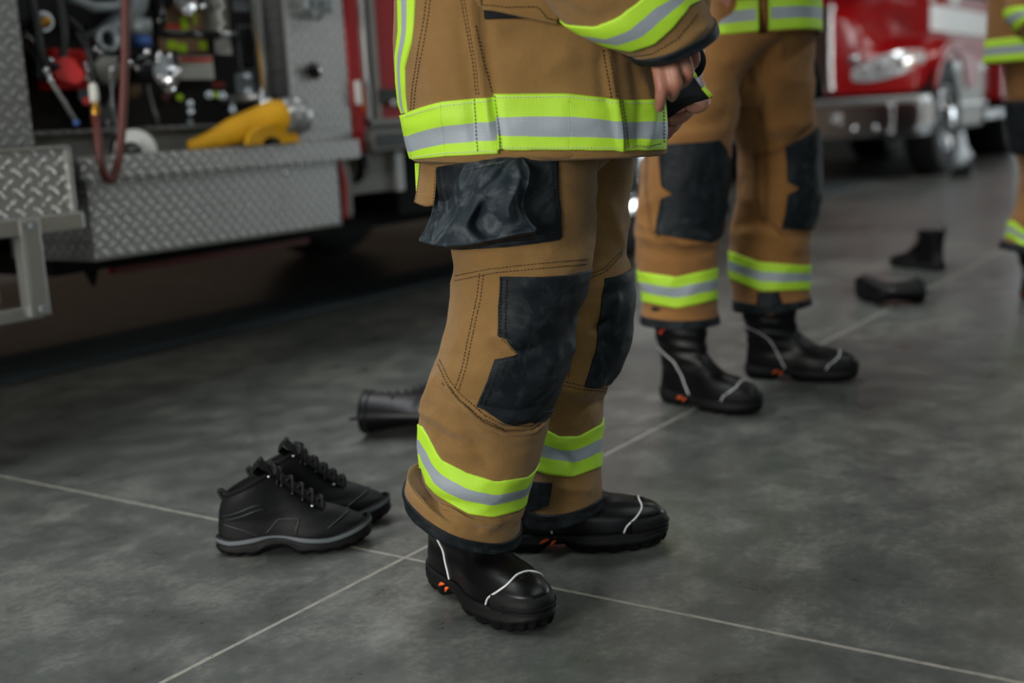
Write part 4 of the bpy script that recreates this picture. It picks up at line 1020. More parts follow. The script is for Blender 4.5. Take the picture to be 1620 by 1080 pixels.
# tan lip that shows below the trim
lip = np.array([coat.hit(x, 236) for x in range(790, 1000, 6)]); 
cb.tube(smooth_path([UD(786, 242, 1.70), UD(830, 243, 1.688), UD(880, 244, 1.685), UD(930, 243, 1.70), UD(985, 240, 1.73)], 30), [.004]*3+[.0065]*24+[.003]*3, 'tan', 8)
coato = cb.build('turnout_coat', pn)
hb = MB()
R_ = 25; MR = ['silver' if .345 <= (i+.5)/(R_-1) < .655 else 'lime' for i in range(R_-1)]
def trimpatch(mb, L, tl, bl_, tr, br, off, bulge=None, midt=None, nc=60):
    """four corners in pixels; tl/tr may be ('t', t, v)"""
    g = lambda q: np.array(L.tv(*q)) if len(q) == 2 else np.array(q[1:])
    a, b_, c_, d_ = g(tl), g(bl_), g(tr), g(br); k = np.linspace(0, 1, R_)[:, None]
    patch_tv(mb, L, a*(1-k)+b_*k, c_*(1-k)+d_*k, 'lime', off, nc, bulge, MR)
tL = coat.tv(638, 184); bL = coat.tv(652, 246)
trimpatch(hb, coat, (641, 181), (655, 251), (700, 161), (706, 246), .003, nc=40)
trimpatch(hb, coat, (699, 161), (705, 246), (786, 153), (788, 242), .003, nc=50)
trimpatch(hb, coat, ('t', tL[0]-.42, tL[1]), ('t', tL[0]-.42, bL[1]), (642, 181), (656, 251), .003, nc=70)
trimpatch(hb, coat, (783, 148), (787, 236), (900, 147), (900, 236), .007, nc=60)
trimpatch(hb, coat, (899, 147), (899, 236), (976, 157), (984, 237), .007, nc=50)
trimpatch(hb, coat, (976, 158), (983, 238), (1049, 157), (1050, 236), .004, nc=50)
hb.build('hem_trim', coato)
# upright trim on the back edge of the coat
vt = MB(); ks = np.linspace(0, 1, 70); lt = []; rt = []
lx = [(628, -60), (630, -30), (631, 0), (632, 50), (627, 90), (628, 130), (632, 165), (637, 179)]; rx = [(657, -60), (657, -30), (657, 0), (655, 40), (651, 70), (641, 108), (642, 150), (645, 178)]
lt = np.array([coat.tv(*p) for p in resample(lx, 70)]); rt = np.array([coat.tv(*p) for p in resample(rx, 70)])
nc = 16; k = np.linspace(0, 1, nc)[None, :, None]; TV = lt[:, None]*(1-k)+rt[:, None]*k; TVp = np.pad(TV, ((0, 0), (1, 1), (0, 0)), mode='edge'); op = np.full(TVp.shape[:2], .003); op[:, 0] = op[:, -1] = -.002
Pv = coat.at(TVp[..., 0], TVp[..., 1], op).transpose(1, 0, 2); du = np.linspace(0, .3, 70); dv = np.linspace(0, .03, nc+2)
vt.grid(Pv, 'lime', uvs=np.stack(np.meshgrid(du, dv), -1), mrow=['lime']*6+['silver']*5+['lime']*6); vt.build('back_trim', coato)
# upright collar band of the coat continues above the frame; chest trim
ch = MB(); v0 = 9.0
T = np.linspace(0, 1, 200); fr_ = np.linspace(0, 1, 13); TV = np.stack([np.stack([T, np.full(200, v0+.9*f)], -1) for f in fr_]); TVp = np.pad(TV, ((1, 1), (0, 0), (0, 0)), mode='edge'); op = np.full(TVp.shape[:2], .003); op[0] = op[-1] = -.002
ch.grid(coat.at(TVp[..., 0], TVp[..., 1], op), 'lime', mrow=['lime']*5+['silver']*4+['lime']*5); ch.build('chest_trim', coato)
st = MB()
stitch(st, coat, [(680, -20), (674, 30), (663, 90), (655, 140), (652, 178)], lanes=(-.004, .004), n=60)
stitch(st, coat, [(728, -20), (737, 30), (750, 100), (756, 155)], lanes=(-.002, .003), n=50)
stitch(st, coat, [(752, 40), (765, 100), (780, 150)], lanes=(0,), n=40)
stitch(st, coat, [(958, 78), (966, 120), (972, 156)], lanes=(-.004, .004), n=40)
stitch(st, coat, [(786, 150), (788, 190), (790, 234)], lanes=(0,), off=.0085, n=40)
stitch(st, coat, [(976, 160), (982, 200), (986, 236)], lanes=(-.002, .004), off=.0085, n=40)
stitch(st, coat, [(1045, 160), (1046, 200), (1046, 230)], lanes=(0,), off=.005, n=40)
stitch(st, coat, [(755, 156), (757, 200), (759, 242)], lanes=(-.002,), off=.0048, n=40)
stitch(st, coat, [(1000, 232), (1025, 230), (1044, 226)], lanes=(0,), off=.005, n=40)
st.build('coat_stitching', coato)
pale = MB()
for seq in ([(645, 184), (700, 167), (784, 158)], [(656, 248), (705, 241), (786, 238)]): stitch(pale, coat, seq, off=.0042, lanes=(0,), mat='thread_pale', w=.0016)
for seq in ([(790, 153), (900, 152), (974, 163)], [(790, 232), (900, 232), (980, 233)]): stitch(pale, coat, seq, off=.0085, lanes=(0,), mat='thread_pale', w=.0016)
for seq in ([(980, 163), (1046, 163)], [(986, 233), (1046, 231)]): stitch(pale, coat, seq, off=.0052, lanes=(0,), mat='thread_pale', w=.0016)
pale.build('trim_stitching', coato)
# chest/hip pocket with flap
pf = MB()
P_ = patch(pf, coat, [(760, -60), (752, 0), (758, 12)], [(895, -60), (885, 10), (880, 36)], 'tan', off=.012, nr=30, nc=40)
pocket = pf.build('coat_pocket_flap', coato)
vl = MB(); patch(vl, coat, [(766, 14), (768, 30)], [(850, 14), (850, 27)], 'black_cloth', off=.006, nr=8, nc=20); o = vl.build('flap_fastener', pocket); o['label'] = 'black hook and loop strip'
st = MB(); stitch(st, coat, [(752, -4), (762, 6), (800, 12), (850, 10), (865, 26), (898, 30)], off=.0145, lanes=(0,), n=40); st.build('flap_stitching', pocket)
# dangling tan tab under the back corner
tb = MB(); ctl = [[(664, 246, 1.84), (676, 248, 1.81), (690, 250, 1.79)], [(662, 275, 1.83), (674, 276, 1.80), (690, 278, 1.78)], [(658, 305, 1.82), (672, 306, 1.79), (688, 308, 1.775)], [(655, 320, 1.82), (672, 326, 1.79), (686, 325, 1.78)]]
A = np.array([[UD(*c) for c in r_] for r_ in ctl]); B1 = catmull(A.transpose(1, 0, 2), np.linspace(0, 2, 14)).transpose(1, 0, 2); Gt = catmull(B1, np.linspace(0, 3, 24))
tb.grid(Gt, 'tan'); tb.grid(Gt+FH*.006, 'tan'); rim = list(Gt[:, 0])+list(Gt[-1, 1:])+list(Gt[::-1, -1][1:]); tb.grid([np.array(rim), np.array(rim)+FH*.006], 'tan')
to = tb.build('storm_tab', coato)
st = MB(); Q = np.array(list(Gt[2:, 1])+list(Gt[-2, 2:-2])+list(Gt[::-1, -2][1:-2]))-FH*.0006; dashes(st, Q, np.repeat([-FH], len(Q), 0), (0,), .001, .0034, .0016, 'thread'); st.build('tab_stitching', to)
lt_ = MB(); lt_.grid([[UD(656, 258, 1.86), UD(663, 258, 1.84)], [UD(657, 280, 1.86), UD(663, 280, 1.84)], [UD(658, 302, 1.86), UD(661, 300, 1.84)]], 'lime'); lt_.grid([[UD(656, 258, 1.862), UD(663, 258, 1.842)], [UD(657, 280, 1.862), UD(663, 280, 1.842)], [UD(658, 302, 1.862), UD(661, 300, 1.842)]], 'lime'); lt_.build('lime_tab', coato)
# ---- sleeve (near arm)
def ring_ax(c, a, b): return (np.array(c), np.array(a), np.array(b))
def sleeve_rings(cl):
    out = []
    for (lx, ly, rx, ry, D, tilt, dr) in cl:
        L_, Rr = UD(lx, ly, D), UD(rx, ry, D); ax = nz(np.cross(Rr-L_, FH)); out.append(((L_+Rr)/2, (Rr-L_)/2, nz(FH+ax*tilt)*dr, .95))
    return out
cs = [(690, -520, 870, -560, 1.78, 0, .075), (715, -400, 900, -420, 1.72, 0, .075), (735, -260, 935, -300, 1.66, 0, .075), (755, -160, 985, -230, 1.63, .1, .078), (805, -70, 1045, -160, 1.62, .2, .078), (862, 0, 1090, -70, 1.635, .30, .077), (902, 42, 1106, -15, 1.65, .30, .076), (950, 66, 1118, 12, 1.665, .30, .075), (990, 84, 1126, 32, 1.68, .30, .074), (1004, 94, 1130, 44, 1.685, .30, .074)]
slv = Loft(sleeve_rings(cs), nt=150, nv=150, amp=.0035, seed=21, nscale=(8, 8), folds=[([(880, 0), (930, 30), (980, 20)], .014, -.004), ([(1000, 92), (1060, 80), (1118, 40)], .008, .004)])
sb = MB(); slv.mesh(sb, 'tan')
slo = sb.build('coat_sleeve', coato)
N_ = slv.N-1
b = MB(); binding(b, slv, N_-1.15, N_, 'black_coated', .003)
e = slv.at(np.linspace(0, 1, 120), np.full(120, N_), .002); c = e.mean(0); ax = nz(slv.C[-1]-slv.C[-2]); b.grid([e, e+(c-e)*.05+ax*.002, e+(c-e)*.10, e+(c-e)*.14-ax*.08], 'black_cloth'); b.build('cuff_binding', slo)
b = MB(); band(b, slv, [(905, 40), (940, 42), (975, 28), (1008, 4), (1025, -12)], [(965, 74), (1000, 80), (1035, 68), (1066, 40), (1090, 8)], nt=150, rows=21); b.build('sleeve_trim', slo)
st = MB(); stitch(st, slv, [(985, 92), (1030, 85), (1070, 62), (1105, 20)], lanes=(0,), n=50); st.build('sleeve_stitching', slo)
# knitted wristlet and black sleeve loop
wb_ = MB(); wb_.tube([UD(1040, 20, 1.70), UD(1050, 62, 1.70), UD(1054, 84, 1.70)], [.036, .034, .030], 'black_cloth', 20); wb_.build('wristlet', slo)
# far sleeve
fs = sleeve_rings([(800, -520, 960, -540, 2.06, 0, .085), (860, -380, 1020, -400, 2.10, 0, .085), (900, -250, 1060, -270, 2.12, 0, .08), (930, -150, 1090, -190, 2.10, 0, .078), (985, -50, 1120, -90, 2.05, .2, .07), (1030, 20, 1122, -20, 2.0, .3, .062), (1046, 60, 1118, 36, 1.98, .3, .058)])
fsl = Loft(fs, nt=80, nv=80, amp=.003, seed=31); b = MB(); fsl.mesh(b, 'tan'); fo = b.build('coat_sleeve', coato)
b = MB(); binding(b, fsl, 5.6, 6, 'black_coated', .003, 80); e = fsl.at(np.linspace(0, 1, 60), np.full(60, 6.0), .002); c = e.mean(0); b.grid([e, e+(c-e)*.5+nz(fsl.C[-2]-fsl.C[-1])*.03], 'black_cloth'); b.build('cuff_binding', fo)
b = MB(); b.tube(smooth_path([UD(1096, 74, 1.86), UD(1107, 84, 1.84), UD(1111, 98, 1.83), UD(1106, 112, 1.83), UD(1096, 122, 1.84)], 20), [.006]*20, 'black_cloth', 10); b.build('hand_loop', fo)
# coat front edge folded open: black lining with a trim edge
fl = MB(); ctl = [[(1046, 118, 1.80), (1072, 104, 1.80), (1090, 94, 1.80)], [(1050, 140, 1.80), (1082, 124, 1.795), (1103, 120, 1.79)], [(1052, 162, 1.81), (1085, 150, 1.80), (1116, 140, 1.79)], [(1054, 176, 1.83), (1088, 158, 1.81), (1126, 154, 1.79)], [(1052, 200, 1.86), (1066, 182, 1.85), (1090, 164, 1.84)]]
A = np.array([[UD(*c) for c in r_] for r_ in ctl]); B1 = catmull(A.transpose(1, 0, 2), np.linspace(0, 2, 20)).transpose(1, 0, 2); Gf = catmull(B1, np.linspace(0, 4, 30))
fl.grid(Gf, 'black_cloth'); fl.grid(Gf+FH*.006, 'tan')
flo = fl.build('front_flap', coato); flo['label'] = 'black lining of the folded-open coat front'
ed = MB(); col_ = [UD(1088, 92, 1.798), UD(1100, 114, 1.79), UD(1103, 121, 1.789)]
ed.tube([UD(1089, 96, 1.797), UD(1096, 108, 1.793)], .0026, 'tan', 8); ed.tube([UD(1093, 108, 1.793), UD(1101, 122, 1.79)], .0026, 'lime', 8); ed.tube([UD(1101, 122, 1.79), UD(1112, 138, 1.789)], .0024, 'silver', 8); ed.tube([UD(1112, 138, 1.789), UD(1125, 153, 1.788)], .0034, 'lime', 8); ed.build('flap_edge_trim', flo)
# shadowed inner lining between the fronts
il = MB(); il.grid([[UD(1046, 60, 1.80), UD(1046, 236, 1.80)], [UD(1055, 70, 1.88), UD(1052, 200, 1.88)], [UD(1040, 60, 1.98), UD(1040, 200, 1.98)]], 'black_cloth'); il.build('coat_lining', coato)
# ---- boots
fire_low = lambda: [q for q in fire_boot_meshes(.24) if q[0] != 'shaft_mark']
hd = heading(n0, n1)
place('fire_low', fire_low, (n0[0], n0[1], 0), hd, parent=pn)
hd = heading(f0, f1)
place('fire_low', fire_low, (f0[0], f0[1], 0), hd, parent=pn)
# ================================================================== second person, behind
hip2 = UD(1205, 95, 3.14); fd2 = nz(np.array([.02, -1.0]))
sR, sL = np.array([hip2[0]-.19, hip2[1], 1.40]), np.array([hip2[0]+.19, hip2[1], 1.40])
hR, hL = UD(1120, -40, 2.96), UD(1262, -60, 3.06)
eR, eL = UD(1085, -140, 2.96), UD(1300, -150, 3.20)
def simple_hand(w_, d, side, k=1.0):
    d = nz(d); s_ = nz(side); o = []
    o.append(([w_, w_+d*.045], [.026, .030])); 
    for i, L_ in enumerate((.070, .078, .072, .058)):
        b0 = w_+d*.06+s_*(.030-.020*i); n_ = nz(np.cross(d, s_)); o.append(([w_+d*.02+s_*(.018-.012*i), b0, b0+d*L_*.5+n_*.012, b0+d*L_*.75+n_*.035], [.013, .0098, .009, .0075]))
    o.append(([w_+d*.01+s_*.02, w_+d*.035+s_*.045, w_+d*.065+s_*.052], [.014, .0115, .009])); return o
arms2 = [([sR, (sR+eR)/2, eR, (eR+hR)/2, hR], [.058, .05, .044, .04, .028]), ([sL, (sL+eL)/2, eL, (eL+hL)/2, hL], [.058, .05, .044, .04, .028])]
legs2 = [([hip2-FH*.09, UD(1085, 330, 3.03), UD(1078, 480, 3.04), UD(1078, 600, 3.04)], [.085, .058, .046, .04]), ([hip2+FH*.09, UD(1228, 320, 3.24), UD(1222, 460, 3.26), UD(1212, 570, 3.27)], [.085, .058, .046, .04])]
t2 = MB()
A2 = Loft([ring(1085, 60, 1240, 60, 3.08, .14), ring(1065, 120, 1175, 120, 3.06, .12), ring(1040, 180, 1166, 185, 3.05, .12), ring(1020, 240, 1156, 243, 3.04, .118), ring(1012, 300, 1150, 303, 3.04, .115), ring(1004, 355, 1140, 372, 3.04, .11), ring(1005, 385, 1134, 392, 3.04, .108), ring(1011, 430, 1133, 430, 3.04, .104), ring(1019, 480, 1133, 478, 3.05, .10), ring(1016, 498, 1134, 496, 3.05, .102), ring(1017, 512, 1137, 508, 3.05, .103)],
          nt=120, nv=150, amp=.010, seed=41, nscale=(6, 8), folds=[([(1010, 392), (1060, 400), (1120, 398)], .014, -.006), ([(1005, 372), (1060, 385), (1130, 388)], .012, .006), ([(1020, 225), (1080, 215), (1150, 205)], .02, .006), ([(1060, 190), (1110, 200), (1150, 185)], .018, -.006), ([(1100, 160), (1140, 170)], .02, .005), ([(1030, 488), (1060, 492)], .01, -.005)])
B2 = Loft([ring(1118, 60, 1284, 60, 3.16, .15), ring(1135, 120, 1284, 120, 3.17, .14), ring(1150, 170, 1285, 165, 3.20, .13), ring(1168, 240, 1294, 232, 3.24, .118), ring(1166, 300, 1297, 292, 3.24, .115), ring(1160, 350, 1290, 345, 3.25, .11), ring(1156, 385, 1280, 385, 3.25, .106), ring(1155, 430, 1283, 428, 3.26, .103), ring(1158, 460, 1279, 458, 3.26, .10), ring(1160, 478, 1279, 470, 3.26, .102), ring(1162, 492, 1280, 478, 3.26, .103)],
          nt=120, nv=150, amp=.010, seed=47, nscale=(6, 8), folds=[([(1165, 355), (1215, 350), (1285, 378)], .014, -.006), ([(1170, 370), (1230, 372), (1270, 400)], .016, .006), ([(1205, 60), (1212, 130), (1205, 170)], .016, -.008), ([(1190, 60), (1186, 120)], .02, .007), ([(1215, 200), (1260, 200), (1290, 180)], .018, .006), ([(1200, 230), (1260, 222), (1290, 205)], .016, -.006), ([(1150, 160), (1200, 190)], .02, -.005)])
F2 = ((1050, 632, 1160, 650), (1182, 596, 1342, 600))
legs2 = [leg_chain(A2, hip2-FH*.06+UP*.10, G(*F2[0][:2]), G(*F2[0][2:]), 1), leg_chain(B2, hip2+FH*.05+UP*.10, G(*F2[1][:2]), G(*F2[1][2:]), 1)]
p2, _, _, _ = person('person behind the nearest one, in tan turnout gear with the coat hanging open, feet apart', np.array([hip2[0], hip2[1], .94]), fd2, 1.8, arms2, legs2, simple_hand(hR, np.array([.2, -.6, -.4]), RH)+simple_hand(hL, np.array([-.2, -.8, -.3]), RH), vox=.007)
for L in (A2, B2): L.mesh(t2, 'tan2')
seat2 = Loft([ring(1112, -60, 1292, -60, 3.14, .17), ring(1110, 20, 1286, 20, 3.14, .165), ring(1105, 80, 1280, 80, 3.14, .13), ring(1120, 130, 1255, 130, 3.14, .095), ring(1150, 170, 1215, 170, 3.14, .06)], nt=90, nv=60, amp=.005, seed=2, folds=[([(1184, 30), (1180, 90), (1172, 150)], .016, .012), ([(1200, 50), (1192, 130)], .014, -.016), ([(1230, 60), (1240, 130)], .02, .008), ([(1140, 60), (1150, 140)], .02, .008)])
seat2.mesh(t2, 'tan2')
tr2 = t2.build('turnout_trousers', p2)
for L, d in ((A2, 1.0), (B2, 1.2)):
    b = MB(); binding(b, L, L.N-1-d, L.N-1, 'black_coated', .003, 90); e = L.at(np.linspace(0, 1, 80), np.full(80, L.N-1.0), .001); c = e.mean(0); b.grid([e, e+(c-e)*.06-[0, 0, .002], e+(c-e)*.12+[0, 0, .06]], 'black_cloth'); b.build('cuff_binding', tr2)
b = MB(); band(b, A2, [(1012, 430), (1070, 438), (1132, 424)], [(1018, 477), (1070, 487), (1133, 474)], nt=100, rows=16); b.build('reflective_band', tr2)
b = MB(); band(b, B2, [(1155, 398), (1200, 414), (1282, 420)], [(1155, 441), (1205, 460), (1280, 458)], nt=100, rows=16); b.build('reflective_band', tr2)
def kpatch(L, left, right, nm='knee_patch', par=None, lab='black coated knee patch', **kw):
    b = MB(); tvpatch(b, L, left, right, 'black_coated', .0035, nr=60, nc=36, **kw); o = b.build(nm, par); o['label'] = lab; return o
kpatch(A2, [(0, 1042, 230), (.3, 1046, 285), (.42, 1048, 296), (.49, 1064, 307), (.55, 1046, 314), (.8, 1040, 345), (1, 1038, 370)], [(0, 1138, 222), (.3, 1150, 270, .08), (.6, 1146, 330, .08), (.9, 1138, 372, .05), (1, 1120, 383)], par=tr2)
kpatch(B2, [(0, 1241, 232), (.35, 1246, 288), (.44, 1264, 297), (.5, 1262, 300), (.56, 1246, 308), (1, 1237, 364)], [(0, 1284, 200, .05), (.4, 1298, 270, .09), (.8, 1294, 330, .09), (1, 1282, 364, .05)], par=tr2)
b = MB(); tvpatch(b, B2, [(0, 1198, 462), (1, 1198, 490)], [(0, 1232, 461), (1, 1238, 482)], 'black_coated', .004, nr=14, nc=14); b.build('chafe_guard', tr2)
st = MB()
for L, sq in ((B2, [(1178, 60), (1190, 120), (1204, 180), (1213, 240)]), (B2, [(1213, 240), (1214, 300), (1210, 360)]), (B2, [(1190, 250), (1232, 238), (1284, 195)]), (A2, [(1024, 235), (1022, 300), (1030, 360), (1040, 378)]), (A2, [(1040, 374), (1080, 392), (1128, 386)]), (B2, [(1210, 345), (1240, 372), (1280, 366)]), (B2, [(1196, 240), (1196, 300), (1205, 355)])):
    stitch(st, L, sq, lanes=(-.004, .004), w=.0022, dash=.006, gap=.002, n=40)
st.build('seam_stitching', tr2)
# side cargo pocket on the far hip
b = MB(); b.grid(np.array([[UD(1268, 84, 3.28), UD(1278, 84, 3.24), UD(1290, 92, 3.24)], [UD(1270, 110, 3.28), UD(1285, 108, 3.23), UD(1297, 118, 3.24)], [UD(1276, 140, 3.28), UD(1290, 138, 3.22), UD(1302, 148, 3.24)], [UD(1281, 156, 3.28), UD(1290, 157, 3.23), UD(1302, 150, 3.25)]]), 'black_coated')
b.grid(np.array([[UD(1268, 84, 3.32), UD(1290, 92, 3.34)], [UD(1281, 156, 3.32), UD(1302, 150, 3.34)]]), 'black_coated'); b.grid(np.array([[UD(1290, 92, 3.24), UD(1290, 92, 3.34)], [UD(1297, 118, 3.24), UD(1297, 118, 3.34)], [UD(1302, 148, 3.24), UD(1302, 148, 3.34)]]), 'black_coated')
o = b.build('cargo_pocket', tr2)
b = MB(); b.tube([UD(1266, 40, 3.20), UD(1278, 58, 3.19), UD(1289, 72, 3.19)], .006, 'black_cloth', 8); b.build('suspender_strap', tr2)
# coat, open at the front: two fronts with lime hem bands and a gap between
def open_coat(parent, C, hw, dr, z0, z1, gap, zt, seed, trim=True, face=None, name='turnout_coat', matn='tan2', zl=None):
    """tube round the trunk with a gap towards the front; gap = (theta0, theta1) measured from the image-right axis"""
    th = np.linspace(gap[1], gap[0]+2*math.pi, 120); rows = []; zs = [z0, z0+.01, z0+.10, z0+.25, z0+.4, z1, z1+.045, z1+.06]
    prof = [1.06, 1.06, 1.08, 1.22, 1.32, 1.15, .66, .5] if hw < .2 else [1.06, 1.06, 1.04, 1.02, 1.02, .9, .55, .42]
    zz = np.linspace(0, len(zs)-1, 60); Z_ = catmull(np.array(zs)[:, None], zz)[:, 0]; K = catmull(np.array(prof)[:, None], zz)[:, 0]
    P = np.array([[C+RH*hw*k*math.cos(t)+FH*dr*k*math.sin(t)+UP*(z-C[2]) for t in th] for z, k in zip(Z_, K)])
    for i in range(P.shape[0]):
        for j in range(P.shape[1]):
            d = P[i, j]-np.array([C[0], C[1], P[i, j, 2]]); P[i, j] += nz(d)*(noise.noise(Vector((P[i, j]*np.array([7, 7, 4])+seed)))*.018)
    b = MB(); b.grid(P, matn); ctr = P.mean(1, keepdims=True); In = P+(ctr-P)*.03; b.grid(In, 'black_cloth'); 
    for q in (0, -1): b.grid(np.stack([P[:, q], In[:, q]], 1), matn)
    b.grid(np.stack([P[0], In[0]]), matn)
    o = b.build(name, parent)
    n_ = int(np.argmin(abs(Z_-(z0+.008)))); Zr = np.linspace(z0+.004, z0+.084, 13)
    def at(z, grow): 
        i = np.interp(z, Z_, np.arange(len(Z_))); a = int(i); f = i-a; q = P[a]*(1-f)+P[min(a+1, len(P)-1)]*f; cc = np.array([C[0], C[1], z]); d = q-cc; return q+d/np.linalg.norm(d, axis=1, keepdims=True)*grow
    t = MB(); R0 = [at(Zr[0], -.001)]+[at(z, .004) for z in Zr]+[at(Zr[-1], -.001)]; t.grid(R0, 'lime', mrow=['lime']*5+['silver']*4+['lime']*5); 
    for q in (0, -1): t.tube([r[q] for r in R0[1:-1]], .0035, 'lime', 6)
    t.build('hem_trim', o); return o, P
c2 = hip2.copy(); co2, _ = open_coat(p2, np.array([c2[0], c2[1], 1.0]), .128, .165, .928, 1.47, (-1.90, -1.70), 0, 5.0)
for s_, sh, el, wr in ((-1, sR, eR, hR), (1, sL, eL, hL)):
    cl = [sh+UP*.02, (sh+el)/2, el, (el+wr)/2, wr-nz(wr-el)*.02]; rg_ = []
    for i, c in enumerate(cl):
        ax = nz(cl[min(i+1, 4)]-cl[max(i-1, 0)]); a = nz(np.cross(ax, FH)); bb = np.cross(ax, a); r_ = (.085, .08, .078, .074, .07)[i]; rg_.append((c, a*r_, bb*r_))
    sl = Loft(rg_, nt=60, nv=60, amp=.005, seed=60+s_); b = MB(); sl.mesh(b, 'tan2'); b.ball(cl[0], .087, 'tan2', 20); so = b.build('coat_sleeve', co2)
    b = MB(); binding(b, sl, 3.8, 4, 'black_coated', .003, 60); e = sl.P[-1]; c = e.mean(0); b.grid([e, e+(c-e)*.1, e+(c-e)*.5-nz(cl[-1]-cl[-2])*.03], 'black_cloth'); b.build('cuff_binding', so)
for (hx, hy, tx, ty) in F2:
    n0, n1 = G(hx, hy), G(tx, ty); place('fire2', lambda: fire_boot_meshes(.26, .30, True), (n0[0], n0[1], 0), heading(n0, n1), parent=p2)
# ================================================================== third person at the right edge
D3 = 4.35; hip3 = UD(1672, 190, D3); fd3 = nz(RH*.75+FH*.66)[:2]
l3 = np.array([-fd3[1], fd3[0], 0]); s3R, s3L = [np.array([hip3[0], hip3[1], 1.40])+l3*q_ for q_ in (-.19, .19)]; e3R, e3L = UD(1625, 20, D3-.14), UD(1760, 20, D3+.05); h3R, h3L = UD(1690, 60, D3-.25), UD(1725, 70, D3-.15)
arms3 = [([s3R, (s3R+e3R)/2, e3R, (e3R+h3R)/2, h3R], [.058, .05, .044, .04, .028]), ([s3L, (s3L+e3L)/2, e3L, (e3L+h3L)/2, h3L], [.058, .05, .044, .04, .028])]
legs3 = [([hip3-FH*.09, UD(1648, 290, D3), UD(1626, 380, D3), UD(1624, 450, D3)], [.085, .058, .046, .04]), ([hip3+FH*.09+RH*.05, UD(1712, 290, D3+.15), UD(1716, 380, D3+.15), UD(1716, 430, D3+.15)], [.085, .058, .046, .04])]
t3 = MB()
A3 = Loft([ring(1600, 150, 1705, 150, D3, .14), ring(1602, 205, 1696, 205, D3, .12), ring(1612, 250, 1690, 250, D3, .115), ring(1617, 290, 1686, 290, D3, .11), ring(1612, 325, 1672, 325, D3, .105), ring(1600, 352, 1664, 355, D3, .10), ring(1596, 378, 1658, 384, D3, .098), ring(1588, 383, 1656, 394, D3, .10), ring(1584, 394, 1655, 406, D3, .10)], nt=100, nv=110, amp=.006, seed=71, nscale=(6, 8))
B3 = Loft([ring(1650, 150, 1760, 150, D3+.15, .14), ring(1660, 205, 1762, 205, D3+.15, .12), ring(1672, 290, 1750, 290, D3+.15, .11), ring(1682, 350, 1750, 350, D3+.15, .10), ring(1682, 390, 1750, 392, D3+.15, .10)], nt=80, nv=70, amp=.006, seed=75)
legs3 = [leg_chain(A3, hip3-FH*.07+UP*.08, G(1620, 470), G(1668, 484), 1), leg_chain(B3, hip3+FH*.09+RH*.05+UP*.08, G(1712, 455), G(1760, 470), 1)]
p3, _, _, _ = person('person at the far right edge, partly out of view, in tan turnout gear', np.array([hip3[0], hip3[1], .94]), fd3, 1.8, arms3, legs3, simple_hand(h3R, RH, UP)+simple_hand(h3L, -RH, UP), vox=.008)
for L in (A3, B3): L.mesh(t3, 'tan2')
seat3 = Loft([ring(1592, 40, 1752, 40, D3, .17), ring(1594, 120, 1750, 120, D3, .16), ring(1600, 165, 1745, 165, D3, .14), ring(1640, 190, 1720, 190, D3, .07)], nt=70, nv=40, amp=.005); seat3.mesh(t3, 'tan2')
tr3 = t3.build('turnout_trousers', p3)
for L in (A3, B3):
    b = MB(); binding(b, L, L.N-1-(1.2 if L is A3 else .25), L.N-1, 'black_coated', .003, 70); b.build('cuff_binding', tr3)
b = MB(); band(b, A3, [(1604, 350), (1618, 362), (1640, 368)], [(1597, 376), (1618, 388), (1640, 392)], nt=80, rows=13); b.build('reflective_band', tr3)
b = MB(); tvpatch(b, A3, [(0, 1602, 160), (1, 1612, 238)], [(0, 1640, 158), (1, 1650, 246)], 'black_coated', .03, nr=24, nc=24); o = b.build('cargo_pocket', tr3)
co3, _ = open_coat(p3, np.array([hip3[0], hip3[1], 1.0]), .232, .20, .86, 1.47, (-.5, .2), 0, 9.0)
for s_, sh, el, wr in ((-1, s3R, e3R, h3R), (1, s3L, e3L, h3L)):
    cl = [sh+UP*.02, (sh+el)/2, el, (el+wr)/2, wr-nz(wr-el)*.02]; rg_ = []
    for i, c in enumerate(cl):
        ax = nz(cl[min(i+1, 4)]-cl[max(i-1, 0)]); a = nz(np.cross(ax, FH+UP*.01)); bb = np.cross(ax, a); r_ = (.085, .08, .078, .074, .07)[i]; rg_.append((c, a*r_, bb*r_))
    sl = Loft(rg_, nt=60, nv=60, amp=.005, seed=80+s_); b = MB(); sl.mesh(b, 'tan2'); b.ball(cl[0], .087, 'tan2', 20); so = b.build('coat_sleeve', co3)
    b = MB(); T_, V_ = np.linspace(0, 1, 60), np.linspace(2.1, 2.6, 10); TT, VV = np.meshgrid(T_, V_); b.grid(sl.at(TT, VV, .004), 'lime', mrow=['lime']*3+['silver']*3+['lime']*3); b.build('sleeve_trim', so)
n0, n1 = G(1620, 470), G(1668, 484); place('fire2', None, (n0[0], n0[1], 0), heading(n0, n1), parent=p3)
n0, n1 = G(1712, 455), G(1760, 470); place('fire2', None, (n0[0], n0[1], 0), heading(n0, n1), parent=p3)

# navy shirts under the open coats
MT['navy'] = simple('navy_shirt', rgb(24, 30, 44), .85, 0, .2, .4, 120)
for par, hc, hw, dr in ((p2, hip2, .115, .16), (p3, hip3, .15, .15)):
    sh = Loft([(np.array([hc[0], hc[1], z]), RH*hw*k, FH*dr*k) for z, k in ((.985, .9), (1.0, 1.0), (1.15, 1.2), (1.3, 1.3), (1.40, 1.1), (1.455, .6), (1.475, .44))], nt=60, nv=50, amp=.004, seed=4)
    b = MB(); sh.mesh(b, 'navy'); b.build('shirt', par)
